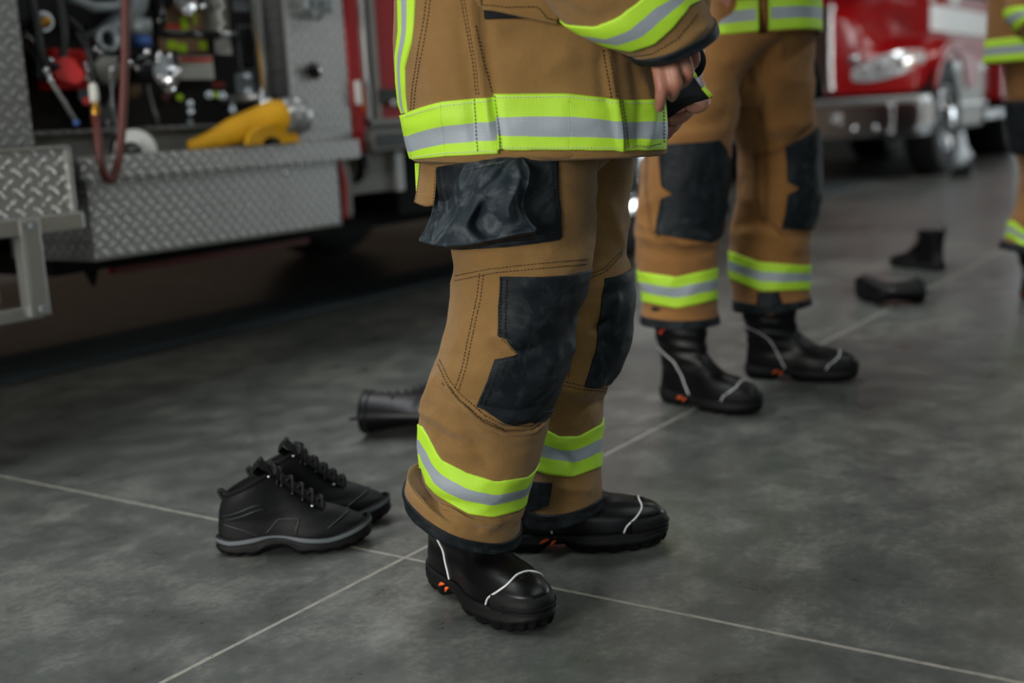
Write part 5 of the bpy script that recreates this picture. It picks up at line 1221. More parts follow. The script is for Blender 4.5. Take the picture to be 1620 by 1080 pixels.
# ================================================================== near fire engine (side with pump panel)
t1 = root('fire_engine', 'fire engine at left with diamond plate running board and open pump panel', 'fire truck', (1.4, 3.05, 0))
YS = 3.05
def rc(mb, a, b, y, th, m, bev=.0):
    p, q = PY(a[0], a[1], y), PY(b[0], b[1], y); zc = lambda v: v
    return mb.box(min(p[0], q[0]), max(p[0], q[0]), y, y+th, min(p[2], q[2]), max(p[2], q[2]), m, bev)
def part(name, par, fn, label=None, kind=None):
    b = MB(); fn(b); o = b.build(name, par)
    if label: o['label'] = label
    if kind: o['kind'] = kind
    return o
def f(b):
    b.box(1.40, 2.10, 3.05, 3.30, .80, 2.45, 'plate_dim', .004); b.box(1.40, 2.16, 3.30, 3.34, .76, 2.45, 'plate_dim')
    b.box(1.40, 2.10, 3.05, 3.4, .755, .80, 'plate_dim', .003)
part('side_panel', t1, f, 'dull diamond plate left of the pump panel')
def f(b):
    b.box(3.14, 3.452, 3.05, 3.058, .66, 2.45, 'plate', .004)
    b.raw([(3.14, 3.05, .66), (3.14, 3.05, 2.45), (3.225, 3.26, 2.45), (3.225, 3.26, .66)], [[0, 1, 2, 3]], 'plate_dim', None, False)
    b.box(3.135, 3.15, 3.044, 3.06, .7, 2.45, 'alu', .003)
part('corner_panel', t1, f, 'bright diamond plate column')
part('body', t1, lambda b: (b.box(-3.2, 1.40, 3.1, 5.45, .62, 2.6, 'red', .03), b.box(-3.2, 1.1, 3.12, 5.4, .42, .62, 'plate_dim'), b.box(1.40, 7.2, 3.34, 5.45, 1.0, 2.6, 'red', .03), b.box(1.40, 3.45, 3.30, 3.6, 2.45, 2.7, 'plate_dim'), b.box(1.42, 3.45, 3.45, 5.4, .45, 1.0, 'black_matte')))
part('underbody', t1, lambda b: (b.box(-3.0, 7.3, 3.6, 5.0, .36, .62, 'black_matte'), b.box(2.25, 5.0, 3.25, 3.6, .355, .43, 'black_matte'), b.tube([(2.42, 3.3, .37), (2.425, 3.3, .30)], [.03, .006], 'black_matte', 12),
     b.cyl((5.65, 3.2, .53), (5.65, 5.3, .53), .09, 'black_matte'), b.ball((5.65, 4.2, .53), .24, 'black_matte', 20), b.box(3.5, 4.4, 3.5, 4.0, .42, .7, 'black_matte')))
part('frame_rail', t1, lambda b: b.box(2.45, 3.35, 3.22, 3.25, .335, .357, 'red_dark'), 'thin red rail under the running board')
# running board tray
def f(b):
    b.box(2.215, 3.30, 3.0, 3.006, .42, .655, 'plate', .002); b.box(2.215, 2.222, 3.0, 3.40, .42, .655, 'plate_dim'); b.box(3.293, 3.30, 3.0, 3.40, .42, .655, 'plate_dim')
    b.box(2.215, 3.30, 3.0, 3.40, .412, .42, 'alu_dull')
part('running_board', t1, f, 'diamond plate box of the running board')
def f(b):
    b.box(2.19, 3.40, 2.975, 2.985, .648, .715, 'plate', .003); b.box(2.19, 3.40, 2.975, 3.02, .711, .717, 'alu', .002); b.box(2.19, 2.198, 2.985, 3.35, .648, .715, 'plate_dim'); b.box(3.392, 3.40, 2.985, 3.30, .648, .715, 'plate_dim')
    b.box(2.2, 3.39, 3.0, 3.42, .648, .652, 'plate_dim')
    b.box(2.12, 3.14, 3.22, 3.235, .652, .795, 'alu_dull'); b.box(2.12, 3.14, 3.19, 3.25, .785, .797, 'plate_dim', .002)
part('tray', t1, f, 'hose tray with folded rim')
part('bolt', t1, lambda b: b.ball((3.03, 2.998, .615), .011, 'chrome', 12, (1, .6, 1)))
# hanging step at the left
def f(b): b.box(1.2, 1.985, 2.75, 3.35, .578, .748, 'plate_big', .004); b.box(1.2, 1.99, 2.742, 2.758, .742, .751, 'alu', .002); b.box(1.978, 1.992, 2.742, 2.76, .578, .75, 'alu', .002)
st1 = part('step_box', t1, f, 'bright diamond plate step box')
part('step_rail', t1, lambda b: b.box(1.2, 1.998, 2.725, 2.775, .533, .578, 'alu', .004))
def f(b): b.box(1.815, 1.862, 2.722, 2.73, .325, .572, 'alu', .003); b.box(1.805, 1.815, 2.722, 2.76, .325, .572, 'alu', .002); b.cyl((1.84, 2.715, .555), (1.84, 2.725, .555), .010, 'grey_cast'); b.cyl((1.84, 2.715, .342), (1.84, 2.725, .342), .010, 'grey_cast')
part('step_hanger', t1, f)
part('lower_step', t1, lambda b: (b.box(1.1, 1.85, 2.735, 2.78, .318, .352, 'alu', .004), b.box(1.1, 1.87, 2.95, 3.0, .34, .50, 'alu_dull', .003), b.box(1.1, 1.85, 2.78, 3.0, .318, .326, 'alu_dull')))
# pump panel
def f(b): b.box(2.10, 3.27, 3.25, 3.27, .79, 2.45, 'black'); b.box(2.10, 3.27, 3.27, 3.34, .5, 2.45, 'black_matte')
pp1 = part('pump_panel', t1, f, 'black pump panel')
part('grab_rail', t1, lambda b: (b.cyl((3.005, 3.045, .86), (3.005, 3.045, 2.3), .019, 'chrome_soft', 20), b.cyl((3.005, 3.045, .845), (3.005, 3.045, .875), .026, 'chrome_soft', 20), b.cyl((3.005, 3.05, .88), (3.005, 3.26, .88), .014, 'alu')))
def pv(px, py, y=3.25): return PY(px, py, y)
def f(b):
    c = pv(170, 110, 3.12); b.cyl(c+[0, .13, 0], c+[0, .02, 0], .036, 'grey_cast', 28); b.lathe(c, (0, -1, 0), [(-.02, .001), (-.02, .044), (-.004, .046), (.006, .044), (.012, .034), (.013, .0)], 'alu_dull', 32)
    for a in (.8, 2.9, 5.0): b.ball(c+[.047*math.cos(a), -.0, .047*math.sin(a)], .009, 'grey_cast', 10)
    b.ball(c+[0, -.02, 0], .010, 'chrome', 10)
cap = part('intake_cap', t1, f, 'round grey intake cap')
def chain(b, pts, r=.0042):
    P = smooth_path(pts, 60); d = np.concatenate([[0], np.cumsum(np.linalg.norm(np.diff(P, axis=0), axis=1))]); n = int(d[-1]/.011)
    for i in range(n):
        c = np.array([np.interp(i*.011, d, P[:, k]) for k in range(3)]); q = np.array([np.interp(i*.011+.003, d, P[:, k]) for k in range(3)]); t = nz(q-c); s_ = nz(np.cross(t, [0, 1, 0])) if i % 2 else np.array([0, 1, 0])
        ring_ = [c+t*.0085*math.cos(a)+s_*r*math.sin(a) for a in np.linspace(0, 2*math.pi, 9)]; b.tube(ring_, .0014, 'chrome_soft', 5, False)
part('chain', cap, lambda b: (chain(b, [pv(174, 118, 3.10), pv(178, 160, 3.12), pv(183, 200, 3.14), pv(182, 226, 3.15)]), chain(b, [pv(170, 200, 3.15), pv(172, 180, 3.16), pv(176, 150, 3.14)])))
def f(b):
    c = pv(173, 62, 3.10); b.lathe(c, (-.25, -1, 0), [(-.10, .026), (-.03, .028), (-.03, .038), (.0, .038), (.004, .034), (.004, .024), (-.02, .022), (-.06, .020)], 'grey_cast', 28)
    b.tube(smooth_path([c+[.03, .11, 0], c+[.07, .12, .01], pv(212, 10, 3.18), pv(212, -60, 3.18)], 20), .040, 'grey_cast', 22); b.tube([pv(196, -20, 3.16), pv(196, 20, 3.16), pv(212, 60, 3.17)], .02, 'grey_cast', 14)
    b.cyl(pv(222, 30, 3.15), pv(224, 56, 3.15), .034, 'grey_cast', 24); b.cyl(pv(224, 56, 3.15), pv(226, 74, 3.15), .030, 'label_blue', 24)
    for a in range(6): b.ball(c+[.0, -.0, 0]+np.array([.033*math.cos(a), -.004, .033*math.sin(a)]), .004, 'alu', 8)
part('elbow_pipe', t1, f, 'grey cast elbow pipe')
def f(b):
    c = pv(228, 108, 3.12); b.ball(c, .052, 'black_gloss', 24, (1.1, 1, .95)); b.cyl(c+[0, .13, 0], c, .045, 'black_gloss', 24); b.tube(smooth_path([c, c+[.05, -.03, .002], pv(262, 116, 3.02), pv(272, 126, 2.99)], 16), [.040, .038]+[.036]*14, 'grey_cast', 24)
    e = pv(272, 126, 2.99); d = nz(np.array([.55, -.6, -.45])); b.lathe(e, d, [(-.02, .040), (.0, .046), (.014, .046), (.016, .040), (.016, .034), (-.02, .030), (-.02, .0)], 'chrome_soft', 32)
    for k in range(5): a = k*1.25; b.ball(e+np.array([-.03, 0, .03])+[.04*math.cos(a), -.02, .04*math.sin(a)], .009, 'chrome', 10)
    for q in ((232, 82), (252, 87), (205, 100)): b.ball(pv(*q, 3.07), .011, 'chrome', 12)
valve = part('discharge_valve', t1, f, 'black and chrome discharge elbow')
part('chain', valve, lambda b: chain(b, [pv(233, 130, 3.16), pv(240, 160, 3.19), pv(248, 185, 3.19), pv(252, 200, 3.2)]))
def f(b):
    b.box(*[v for pr in zip(pv(78, 140, 3.19)[:1], pv(132, 140, 3.19)[:1]) for v in pr], 3.15, 3.25, pv(100, 142, 3.19)[2], pv(100, 78, 3.19)[2], 'red_valve', .012)
    b.cyl(pv(105, 110, 3.2), pv(105, 110, 3.10), .036, 'red_valve', 24); b.cyl(pv(118, 118, 3.2), pv(118, 118, 3.08), .026, 'red_valve', 20); b.ball(pv(80, 97, 3.12), .012, 'chrome', 12); b.cyl(pv(136, 160, 3.18), pv(136, 160, 3.10), .012, 'red_valve', 12)
    for q in ((134, 102), (137, 112), (136, 124), (151, 78), (160, 82)): b.ball(pv(*q, 3.12), .0085, 'chrome', 10)
part('drain_valve', t1, f, 'red painted valve block')
def f(b):
    b.tube([pv(72, 108, 3.10), pv(79, 126, 3.09), pv(120, 192, 3.06)], [.010, .007, .0065], 'alu', 12); b.ball(pv(72, 112, 3.10), .012, 'chrome', 12); b.ball(pv(79, 127, 3.09), .010, 'chrome', 12); b.ball(pv(121, 194, 3.06), .010, 'label_blue', 12)
part('valve_lever', t1, f)
part('pressure_gauge', t1, lambda b: b.lathe(pv(293, -2, 3.20), (0, -1, 0), [(-.05, .046), (0, .050), (.006, .050), (.008, .046), (.002, .042), (.002, 0)], 'chrome_soft', 36))
part('brass_fitting', t1, lambda b: (b.cyl(pv(68, 34, 3.24), pv(68, 34, 3.19), .030, 'chrome_soft', 24), b.ball(pv(72, 34, 3.18), .018, 'brass', 14), b.ball(pv(66, 38, 3.18), .012, 'brass', 12)))
for q_, r_ in ((pv(300, 22, 3.18), .010), (pv(322, 10, 3.18), .013)): part('knob', t1, lambda b: (b.ball(q_, r_, 'chrome', 10), b.cyl(q_, q_+[0, .07, 0], r_*.5, 'chrome', 10)))
def f(b): b.cyl(pv(258, 54, 3.08), pv(345, 55, 3.10), .013, 'black_gloss', 16); b.tube([pv(318, 55, 3.10), pv(372, 53, 3.14), pv(380, 53, 3.24)], .009, 'chrome_soft', 12)
part('pull_handle', t1, f, 'black grip on a chrome pull rod')
def f(b):
    b.box(pv(332, 0, 3.2)[0], pv(352, 0, 3.2)[0], 3.17, 3.25, pv(340, 60, 3.2)[2], pv(340, -20, 3.2)[2], 'alu_dull', .01)
    for k in range(7): b.ball(pv(350+3*math.sin(k*2), 2+k*9, 3.15), .012, 'alu', 10)
part('manifold', t1, f)
def plate_label(name, a, b_, face, bars, y=3.246, lab=None):
    def g(b):
        rc(b, a, b_, y, .004, face)
        for (u0, v0, u1, v1, m_) in bars: rc(b, (a[0]+(b_[0]-a[0])*u0, a[1]+(b_[1]-a[1])*v0), (a[0]+(b_[0]-a[0])*u1, a[1]+(b_[1]-a[1])*v1), y-.0015, .002, m_)
    return part(name, t1, g, lab)
plate_label('instruction_plate', (246, 14), (330, 84), 'cardboard', [(.12, .35, .5, .45, 'label_red'), (.46, .12, .62, .48, 'label_lime'), (.7, .1, .78, .35, 'label_lime'), (.22, .72, .42, .92, 'label_lime'), (.42, .78, .6, .98, 'label_lime'), (.82, .72, .98, .92, 'label_lime')], 3.242, 'tan plate with lime stickers')
plate_label('warning_label', (282, 88), (339, 125), 'label_white', [(.04, .06, .94, .28, 'label_red')]+[(.06, .36+.13*k, .9, .40+.13*k, 'grey_cast') for k in range(5)], 3.2, 'white label with a red heading bar')
plate_label('panel_plate', (375, 40), (407, 112), 'grey_cast', [(.06, .03, .94, .97, 'black')]+[(.3, .12+.1*k, .7, .15+.1*k, 'grey_trim') for k in range(6)]+[(.36, .86, .66, .94, 'red_dark')])
plate_label('panel_plate', (340, 60), (367, 86), 'label_white', [(.1, .15+.2*k, .9, .22+.2*k, 'grey_cast') for k in range(4)])
plate_label('panel_plate', (368, 0), (394, 18), 'grey_cast', [(.1, .3, .9, .5, 'black')])
plate_label('panel_plate', (372, 116), (405, 156), 'grey_cast', [(.1, .08, .9, .14, 'alu'), (.1, .8, .9, .86, 'alu')])
plate_label('panel_plate', (334, 128), (358, 142), 'grey_trim', [(.1, .2+.3*k, .9, .3+.3*k, 'label_red') for k in range(2)])
for i, (x, y, c_) in enumerate(((262, 154, 'red_dark'), (284, 154, 'label_lime'), (331, 150, 'chrome'), (352, 151, 'chrome'), (341, 150, 'label_lime'), (301, 163, 'chrome_soft'), (302, 176, 'chrome_soft'), (301, 193, 'grey_cast'), (367, 161, 'chrome_soft'), (368, 173, 'chrome_soft'), (391, 120, 'chrome'), (393, 144, 'chrome'))):
    part('panel_light' if i < 5 else 'push_button', t1, lambda b: (b.cyl(pv(x, y, 3.25), pv(x, y, 3.225), .012 if i < 5 else .010, c_, 16), b.ball(pv(x, y, 3.225), .011 if i < 5 else .008, c_, 12, (1, .5, 1))))
for fn_ in (lambda b: b.tube(smooth_path([pv(240, -10, 3.2), pv(255, 30, 3.16), pv(240, 60, 3.2)], 12), .02, 'black_gloss', 12), lambda b: b.tube(smooth_path([pv(30, 60, 3.2), pv(60, 90, 3.19), pv(62, 125, 3.2)], 12), .03, 'black_gloss', 14),
      lambda b: b.tube([pv(200, 140, 3.22), pv(214, 140, 3.22)], [.03, .03], 'cardboard', 14), lambda b: b.tube([pv(110, -5, 3.15), pv(150, 12, 3.15), pv(200, 8, 3.15)], .016, 'grey_cast', 12)): part('pipe', t1, fn_)
for q_, m_ in (((140, 150), 'black_gloss'), ((158, 180), 'grey_trim')): part('pipe_cap', t1, lambda b: b.cyl(pv(*q_, 3.24), pv(*q_, 3.17), .03, m_, 18))
# black hoses behind
for k, pts in enumerate((((44, -20), (56, 30), (64, 80), (73, 106)), ((88, -30), (100, 40), (100, 85), (88, 106), (74, 96)), ((108, 28), (130, 52), (142, 90), (147, 130)))):
    part('black_hose', t1, lambda b: b.tube(smooth_path([pv(x, y, 3.12) for x, y in pts], 24), .012 if k < 2 else .007, 'hose_black', 12))
for xa, xb in ((-2.95, -.35), (-.2, 1.3)):
    def f(b):
        zz = np.linspace(.78, 2.35, 150); P = np.array([[(x_, 3.085+.008*math.cos((z_-.78)*2*math.pi/.08), z_) for x_ in (xa, xb)] for z_ in zz]); b.grid(P, 'alu_dull'); b.box(xa-.03, xa, 3.07, 3.1, .75, 2.38, 'alu'); b.box(xb, xb+.03, 3.07, 3.1, .75, 2.38, 'alu'); b.box(xa, xb, 3.07, 3.1, 2.35, 2.39, 'alu'); b.cyl((xa+.1, 3.065, .83), (xb-.1, 3.065, .83), .012, 'chrome_soft', 12)
    part('roller_shutter', t1, f, 'grey slatted shutter')
part('cab_window', t1, lambda b: (b.box(5.35, 6.2, 3.07, 3.085, 1.62, 2.3, 'black_gloss', .01), b.box(6.35, 6.95, 3.07, 3.085, 1.62, 2.3, 'black_gloss', .01), b.box(7.39, 7.41, 3.3, 5.2, 1.5, 2.4, 'black_gloss', .01)))
part('cab_door_seam', t1, lambda b: [b.box(x_, x_+.008, 3.074, 3.082, .85, 2.45, 'black') for x_ in (5.25, 6.28, 7.0)])
# latches on the column
def f(b):
    c = PY(497, 112, 3.04); b.ball(c, .034, 'black_gloss', 24, (1.3, .35, .75)); b.lathe(c+[0, .006, 0], (0, -1, 0), [(-.004, .030), (.006, .034), (.010, .030)], 'chrome_soft', 30); b.ball(c+[.02, -.014, .002], .010, 'chrome', 14, (.8, .6, 1.3))
part('paddle_latch', t1, f, 'black and chrome paddle latch')
def f(b): b.box(PY(480, 0, 3.04)[0], PY(520, 0, 3.04)[0], 3.02, 3.05, PY(500, 18, 3.04)[2], PY(500, -20, 3.04)[2], 'grey_cast', .008); b.lathe(PY(502, 22, 3.03), (0, 0, -1), [(-.01, .03), (.0, .028), (.022, .008), (.022, 0)], 'grey_cast', 18); b.ball(PY(492, 5, 3.0), .008, 'black', 10); b.ball(PY(508, 6, 3.0), .008, 'black', 10)
part('bracket', t1, f)
# red cab side
def f(b):
    b.box(3.452, 3.53, 3.045, 3.3, .665, 2.6, 'red', .008); b.box(3.452, 3.80, 3.05, 3.3, .665, .70, 'red', .003)
    b.box(3.53, 7.2, 3.08, 3.34, .70, 2.6, 'red', .02); b.box(7.0, 7.4, 3.12, 5.4, .75, 2.6, 'red', .08); b.box(3.5, 4.95, 3.07, 3.34, .665, .76, 'alu_dull', .005)
part('cab_side', t1, f, 'glossy red cab side')
def f(b):
    b.box(3.535, 3.55, 3.035, 3.05, .76, 2.4, 'alu', .003); b.box(3.55, 3.585, 3.055, 3.08, .76, 2.4, 'grey_cast', .002); b.box(3.585, 3.612, 3.035, 3.05, .79, 2.4, 'alu_dull', .003); b.box(3.535, 4.9, 3.035, 3.05, .762, .79, 'alu_dull', .003)
part('door_frame', t1, f, 'aluminium door frame')
def f(b):
    b.box(3.612, 4.88, 3.05, 3.075, .79, 2.4, 'red', .002)
dr1 = part('cabinet_door', t1, f, 'red cabinet door')
part('door_latch', dr1, lambda b: (b.box(3.60, 3.80, 3.03, 3.05, .845, .90, 'black', .004), b.box(3.66, 3.74, 3.022, 3.03, .835, .86, 'chrome_soft', .003)), 'black latch bar')
def f(b):
    c = PY(566, 147, 3.04); b.box(c[0]-.014, c[0]+.014, 3.03, 3.045, c[2]-.045, c[2]+.045, 'white_paint', .006); b.box(c[0]+.02, c[0]+.034, 3.035, 3.045, c[2]-.075, c[2]+.03, 'amber', .004)
mk = part('marker_light', t1, f, 'small white and amber marker')
def f(b): b.box(3.505, 4.2, 3.0, 3.06, .668, .745, 'alu_dull', .006); b.box(3.53, 4.2, 2.995, 3.0, .682, .732, 'grey_trim', .002)
part('entry_step', t1, f, 'grey entry step')
def f(b):
    b.box(3.43, 3.75, 3.12, 3.4, .505, .665, 'alu_dull', .006); b.box(3.75, 3.80, 3.1, 3.4, .50, .66, 'alu', .004); b.box(3.80, 4.6, 3.14, 3.4, .40, .66, 'black_matte', .004)
    b.lathe((3.50, 3.09, .622), (0, -1, 0), [(-.03, .068), (.0, .072), (.01, .066), (.01, .056), (-.02, .05)], 'black_gloss', 32)
part('step_well', t1, f)
part('reflector_strip', t1, lambda b: (b.tube(smooth_path([(3.325, 3.02, .655), (3.345, 3.02, .56), (3.335, 3.02, .43)], 12), .012, 'red', 8), b.tube(smooth_path([(3.355, 3.03, .655), (3.378, 3.03, .56), (3.37, 3.03, .43)], 12), .016, 'alu_dull', 8)), 'red and grey curved edge strip')
def wheel(par, c, R=.53, wd=.28, sgn=-1, dual=False):
    """sgn: side the hub faces along y"""
    c = np.array(c); a = (0, sgn, 0)
    w_ = part('wheel', par, lambda b: b.lathe(c, a, [(-wd, R*.6), (-wd, R*.9), (-wd*.93, R*.97), (-wd*.85, R), (-.04, R), (-.015, R*.97), (0, R*.9), (.004, R*.75), (-.005, R*.60), (-.03, R*.58)], 'tyre', 56))
    part('tread', w_, lambda b: [b.box(-.012, .012, -wd*.9*(1 if sgn < 0 else -1) if False else 0, 0, 0, 0, 'tyre') for _ in ()] or [b.tube([c+np.array([R*1.002*math.cos(t), -sgn*u, R*1.002*math.sin(t)]) for u in (.03, wd*.5, wd-.03) for t in (math.radians(k*6+(u*30)),)], .008, 'tyre', 5) for k in range(60)])
    r_ = part('rim', w_, lambda b: b.lathe(c, a, [(-.03, R*.585), (.0, R*.58), (.002, R*.55), (-.05, R*.52), (-.075, R*.40), (-.06, R*.34), (-.03, R*.30), (-.02, R*.2), (.05, R*.19), (.06, R*.16), (.062, 0)], 'chrome', 48), 'chrome rim')
    part('lug_nut', w_, lambda b: [b.ball(c+np.array([R*.42*math.cos(k*math.pi/5), sgn*-.045, R*.42*math.sin(k*math.pi/5)]), .019, 'chrome', 10, (1, 1.5, 1)) for k in range(10)])
    return w_
wheel(t1, (-1.0, 3.14, .53)); wheel(t1, (-1.0, 5.42, .53), sgn=1); wheel(t1, (5.7, 3.10, .53)); wheel(t1, (5.6, 5.38, .53), sgn=1); wheel(t1, (2.4, 5.38, .53), sgn=1)if False else None
# ---- things hanging from and lying in the tray
hb_ = MB(); P = smooth_path([pv(199, -25, 2.93), pv(198, 60, 2.93), pv(196, 140, 2.93), pv(192, 215, 2.93), pv(186, 262, 2.93), pv(176, 284, 2.93), pv(165, 276, 2.93), pv(158, 245, 2.935), pv(154, 205, 2.95), pv(151, 185, 2.97)], 80); hb_.tube(P, .0125, 'hose_brown', 14)
ah = root('air_hose', 'red brown rubber hose looping down in front of the pump panel', 'hose', tuple(P[40])); hb_.build('hose', ah)
part('hose_fitting', ah, lambda b: (b.tube([pv(152, 188, 2.97), pv(150, 162, 2.985)], [.012, .011], 'brass', 14), b.cyl(pv(151, 175, 2.975), pv(150.6, 170, 2.975), .0145, 'brass', 6), b.tube([pv(150, 163, 2.985), pv(149, 150, 2.99), pv(147, 136, 3.0), pv(146, 131, 3.0)], [.012, .014, .012, .008], 'label_white', 14)), 'brass and white end fitting')
part('lead_in', ah, lambda b: b.tube(smooth_path([pv(146, 132, 3.0), pv(144, 110, 3.03), pv(138, 80, 3.08), pv(120, 50, 3.12)], 16), .006, 'hose_black', 8))
yh = root('fire_hose', 'yellow fire hose rolled in the running board tray with a silver coupling', 'hose', tuple(PY(400, 220, 3.12)))
def f(b):
    # flat-lying hose body rising towards the coupling
    ctr = [(300, 232, 3.08), (335, 222, 3.06), (370, 208, 3.04), (405, 194, 3.02), (432, 184, 2.99), (452, 183, 2.975)]
    rr_ = [.018, .032, .046, .050, .052, .055]; P = smooth_path([PY(*c) for c in ctr], 36); R_ = np.interp(np.linspace(0, 5, 36), range(6), rr_); b.tube(P, list(R_), 'hose_yellow', 24)
yb = part('hose_jacket', yh, f)
def f(b):
    c = PY(430, 222, 2.962)
    for k, r in enumerate((.040, .052, .064, .076, .088)):
        b.tube([c+[r*1.35*math.cos(t), -.001*k, r*.72*math.sin(t)-.012] for t in np.linspace(0, math.pi, 26)], .0075, 'hose_yellow', 8)
    for k, r in enumerate((.046, .058, .070, .082)):
        b.tube([c+[r*1.35*math.cos(t), .004, r*.72*math.sin(t)-.012] for t in np.linspace(0, math.pi, 26)], .0055, 'hose_yellow', 8)
part('hose_coil', yh, f)
def f(b):
    c = PY(450, 184, 2.975); d = nz(np.array([.95, -.12, .03])); b.lathe(c, d, [(-.02, .055), (-.005, .062), (.012, .064), (.016, .060), (.03, .058), (.034, .064), (.052, .067), (.056, .062), (.075, .062), (.078, .050), (.06, .045)], 'alu', 40)
    N = nz(np.cross(d, UP)); B = np.cross(N, d)
    for k in range(3): a = k*2.09+.6; b.ball(c+d*.045+(N*math.cos(a)+B*math.sin(a))*.066, .013, 'grey_cast', 12)
part('coupling', yh, f, 'silver hose coupling')
cd = root('hose_cap', 'round white hose cap with a black hub lying in the tray', 'cap', tuple(PY(225, 230, 3.10)))
c = PY(216, 238, 3.09); dcap = nz(np.array([-.35, -1, .18]))
part('cap_face', cd, lambda b: b.lathe(c, dcap, [(-.02, .0), (-.02, .066), (.0, .068), (.006, .062), (.008, .03), (.008, 0)], 'white_paint', 40))
part('cap_hub', cd, lambda b: (b.lathe(c+dcap*.006+[-.03, 0, -.01], dcap, [(-.01, .036), (.02, .034), (.028, .026), (.028, 0)], 'black_gloss', 28), b.lathe(c, dcap, [(-.03, .060), (-.024, .074), (-.004, .074), (-.002, .066)], 'black_gloss', 40)))
part('cap_print', cd, lambda b: b.tube([c+dcap*.0085+np.array([x_, 0, z_]) for x_, z_ in ((.020, .028), (.036, .016), (.046, -.004))], .004, 'label_blue', 6))
# ================================================================== far fire engine, facing us
y2 = 3.194; t2_ = root('fire_engine', 'bright red fire truck facing the camera in the background with chrome bumper', 'fire truck', (12.0, 4.45, 0))
CYT = 4.45
def hood():
    b = MB(); xs = np.linspace(11.98, 13.7, 60); rows = []
    for x in xs:
        u = (x-11.98)/1.72; fz = 1.16+.20*math.sin(min(u*2.4, 1)*math.pi/2)-.10*max(0, u-.5)*2; hz = 1.62+.30*min(u*1.6, 1)**.7
        dx = abs(x-12.56); z0 = .575+math.sqrt(max(.66**2-dx*dx, 0)) if dx < .66 else .86
        if dx < .66: z0 = max(z0, .86)
        z0 = min(z0, fz-.06); rr_ = .10*(1-min(u*8, 1))  # front corner rounding
        side = [(y2+rr_, z0), (y2+rr_, (z0+fz)/2), (y2+.015+rr_, fz-.05), (y2+.07+rr_, fz-.008), (y2+.20, fz+.02), (y2+.40, fz+.035), (y2+.55, fz+.08), (y2+.66, fz+.20), (y2+.74, hz-.14), (y2+.86, hz-.03), (y2+1.05, hz+.02), (CYT, hz+.04)]
        S2 = catmull(np.array(side), np.linspace(0, len(side)-1, 60)); full = [(x, p[0], p[1]) for p in S2]+[(x, 2*CYT-p[0], p[1]) for p in S2[::-1][1:]]; rows.append(full)
    R_ = np.array(rows); b.grid(R_, 'red'); fr = R_[0]; b.grid([fr, np.stack([fr[:, 0]-.02, fr[:, 1]+(CYT-fr[:, 1])*.02, fr[:, 2]-.015], 1), np.stack([np.full(len(fr), 11.94), fr[:, 1]+(CYT-fr[:, 1])*.05, np.maximum(fr[:, 2]-.06, .86)], 1), np.stack([np.full(len(fr), 11.93), fr[:, 1]+(CYT-fr[:, 1])*.06, np.full(len(fr), .84)], 1)], 'red')
    # wheel-arch flare
    for yy in (y2-.005, 2*CYT-y2+.005): b.tube([(12.56+.665*math.cos(t), yy, .575+.665*math.sin(t)) for t in np.linspace(.43, math.pi-.43, 40)], .022, 'red', 10)
    return b.build('hood', t2_)
hood()
part('cab', t2_, lambda b: (b.box(13.5, 15.6, 3.5, 5.4, .75, 2.75, 'red', .05), b.box(15.6, 17.6, 3.35, 5.55, .7, 2.9, 'red', .03)))
part('side_stripe', t2_, lambda b: (b.box(12.9, 15.6, 3.485, 3.499, 1.44, 1.70, 'white_paint', .003), b.box(15.6, 17.6, 3.335, 3.349, 1.40, 1.66, 'white_paint', .003), b.box(12.95, 13.05, 3.48, 3.52, 1.74, 2.1, 'white_paint', .003), b.box(13.7, 13.95, 3.48, 3.499, 1.74, 2.1, 'white_paint', .003)), 'broad white stripe')
part('cab_window', t2_, lambda b: (b.box(14.1, 15.3, 3.485, 3.5, 1.85, 2.5, 'black_gloss', .01), b.box(13.49, 13.51, 3.65, 5.25, 2.0, 2.6, 'black_gloss', .01)))
part('mirror', t2_, lambda b: (b.tube([(13.6, 3.5, 2.1), (13.4, 3.2, 2.0)], .015, 'black_gloss', 8), b.box(13.32, 13.42, 3.05, 3.25, 1.75, 2.1, 'black_gloss', .03)))
def f(b):
    for yy in (4.17, 4.73): b.box(11.86, 11.94, yy-.013, yy+.013, .90, 1.68, 'chrome', .008)
    b.box(11.86, 11.94, 4.15, 4.75, 1.66, 1.71, 'chrome', .01); b.box(11.86, 11.94, 4.15, 4.75, .88, .93, 'chrome', .01); b.box(11.93, 11.95, 4.17, 4.73, .9, 1.68, 'red_dark')
part('grille_surround', t2_, f, 'chrome grille frame')
for k in range(17): part('grille_bar', t2_, lambda b: b.box(11.885, 11.925, 4.19, 4.71, .945+k*.042, .963+k*.042, 'chrome', .006))
def f(b, s_=1):
    pass
def lamp(ya, yb):
    def g(b):
        P = []
        for i in range(9):
            v = i/8; row = []
            for j in range(25):
                u = j/24; y = ya+(yb-ya)*u; h = .115*math.sin(math.pi*min(max(u*.90+.06, 0), 1))**.45; zc = 1.155-.135*u; x = 11.895+.09*(1-u)**3*.9-.012*math.sin(math.pi*v)
                row.append((x, y, zc+(v-.5)*2*h))
            P.append(row)
        b.grid(P, 'glass_clear', mrow=None)
    l = part('headlight', t2_, g, 'long clear headlamp')
    def g2(b):
        for u, r in ((.34, .062), (.60, .062), (.82, .045)):
            y = ya+(yb-ya)*u; zc = 1.155-.135*u; b.lathe((11.895+.09*(1-u)**3*.9-.004, y, zc), (-1, 0, 0), [(0, r), (.012, r), (.014, r*.85), (.004, r*.5), (.010, 0)], 'chrome', 24)
    part('reflector_bowl', l, g2)
    def g3(b):
        P = [[(11.886+.09*(1-u)**3*.9, ya+(yb-ya)*u, 1.155-.135*u+v*.085*math.sin(math.pi*(u*.92+.05))**.55) for u in np.linspace(.02, .2, 8)] for v in (-1, -.5, 0, .5, 1)]
        b.grid(P, 'amber')
    part('turn_signal', l, g3, 'amber turn signal')
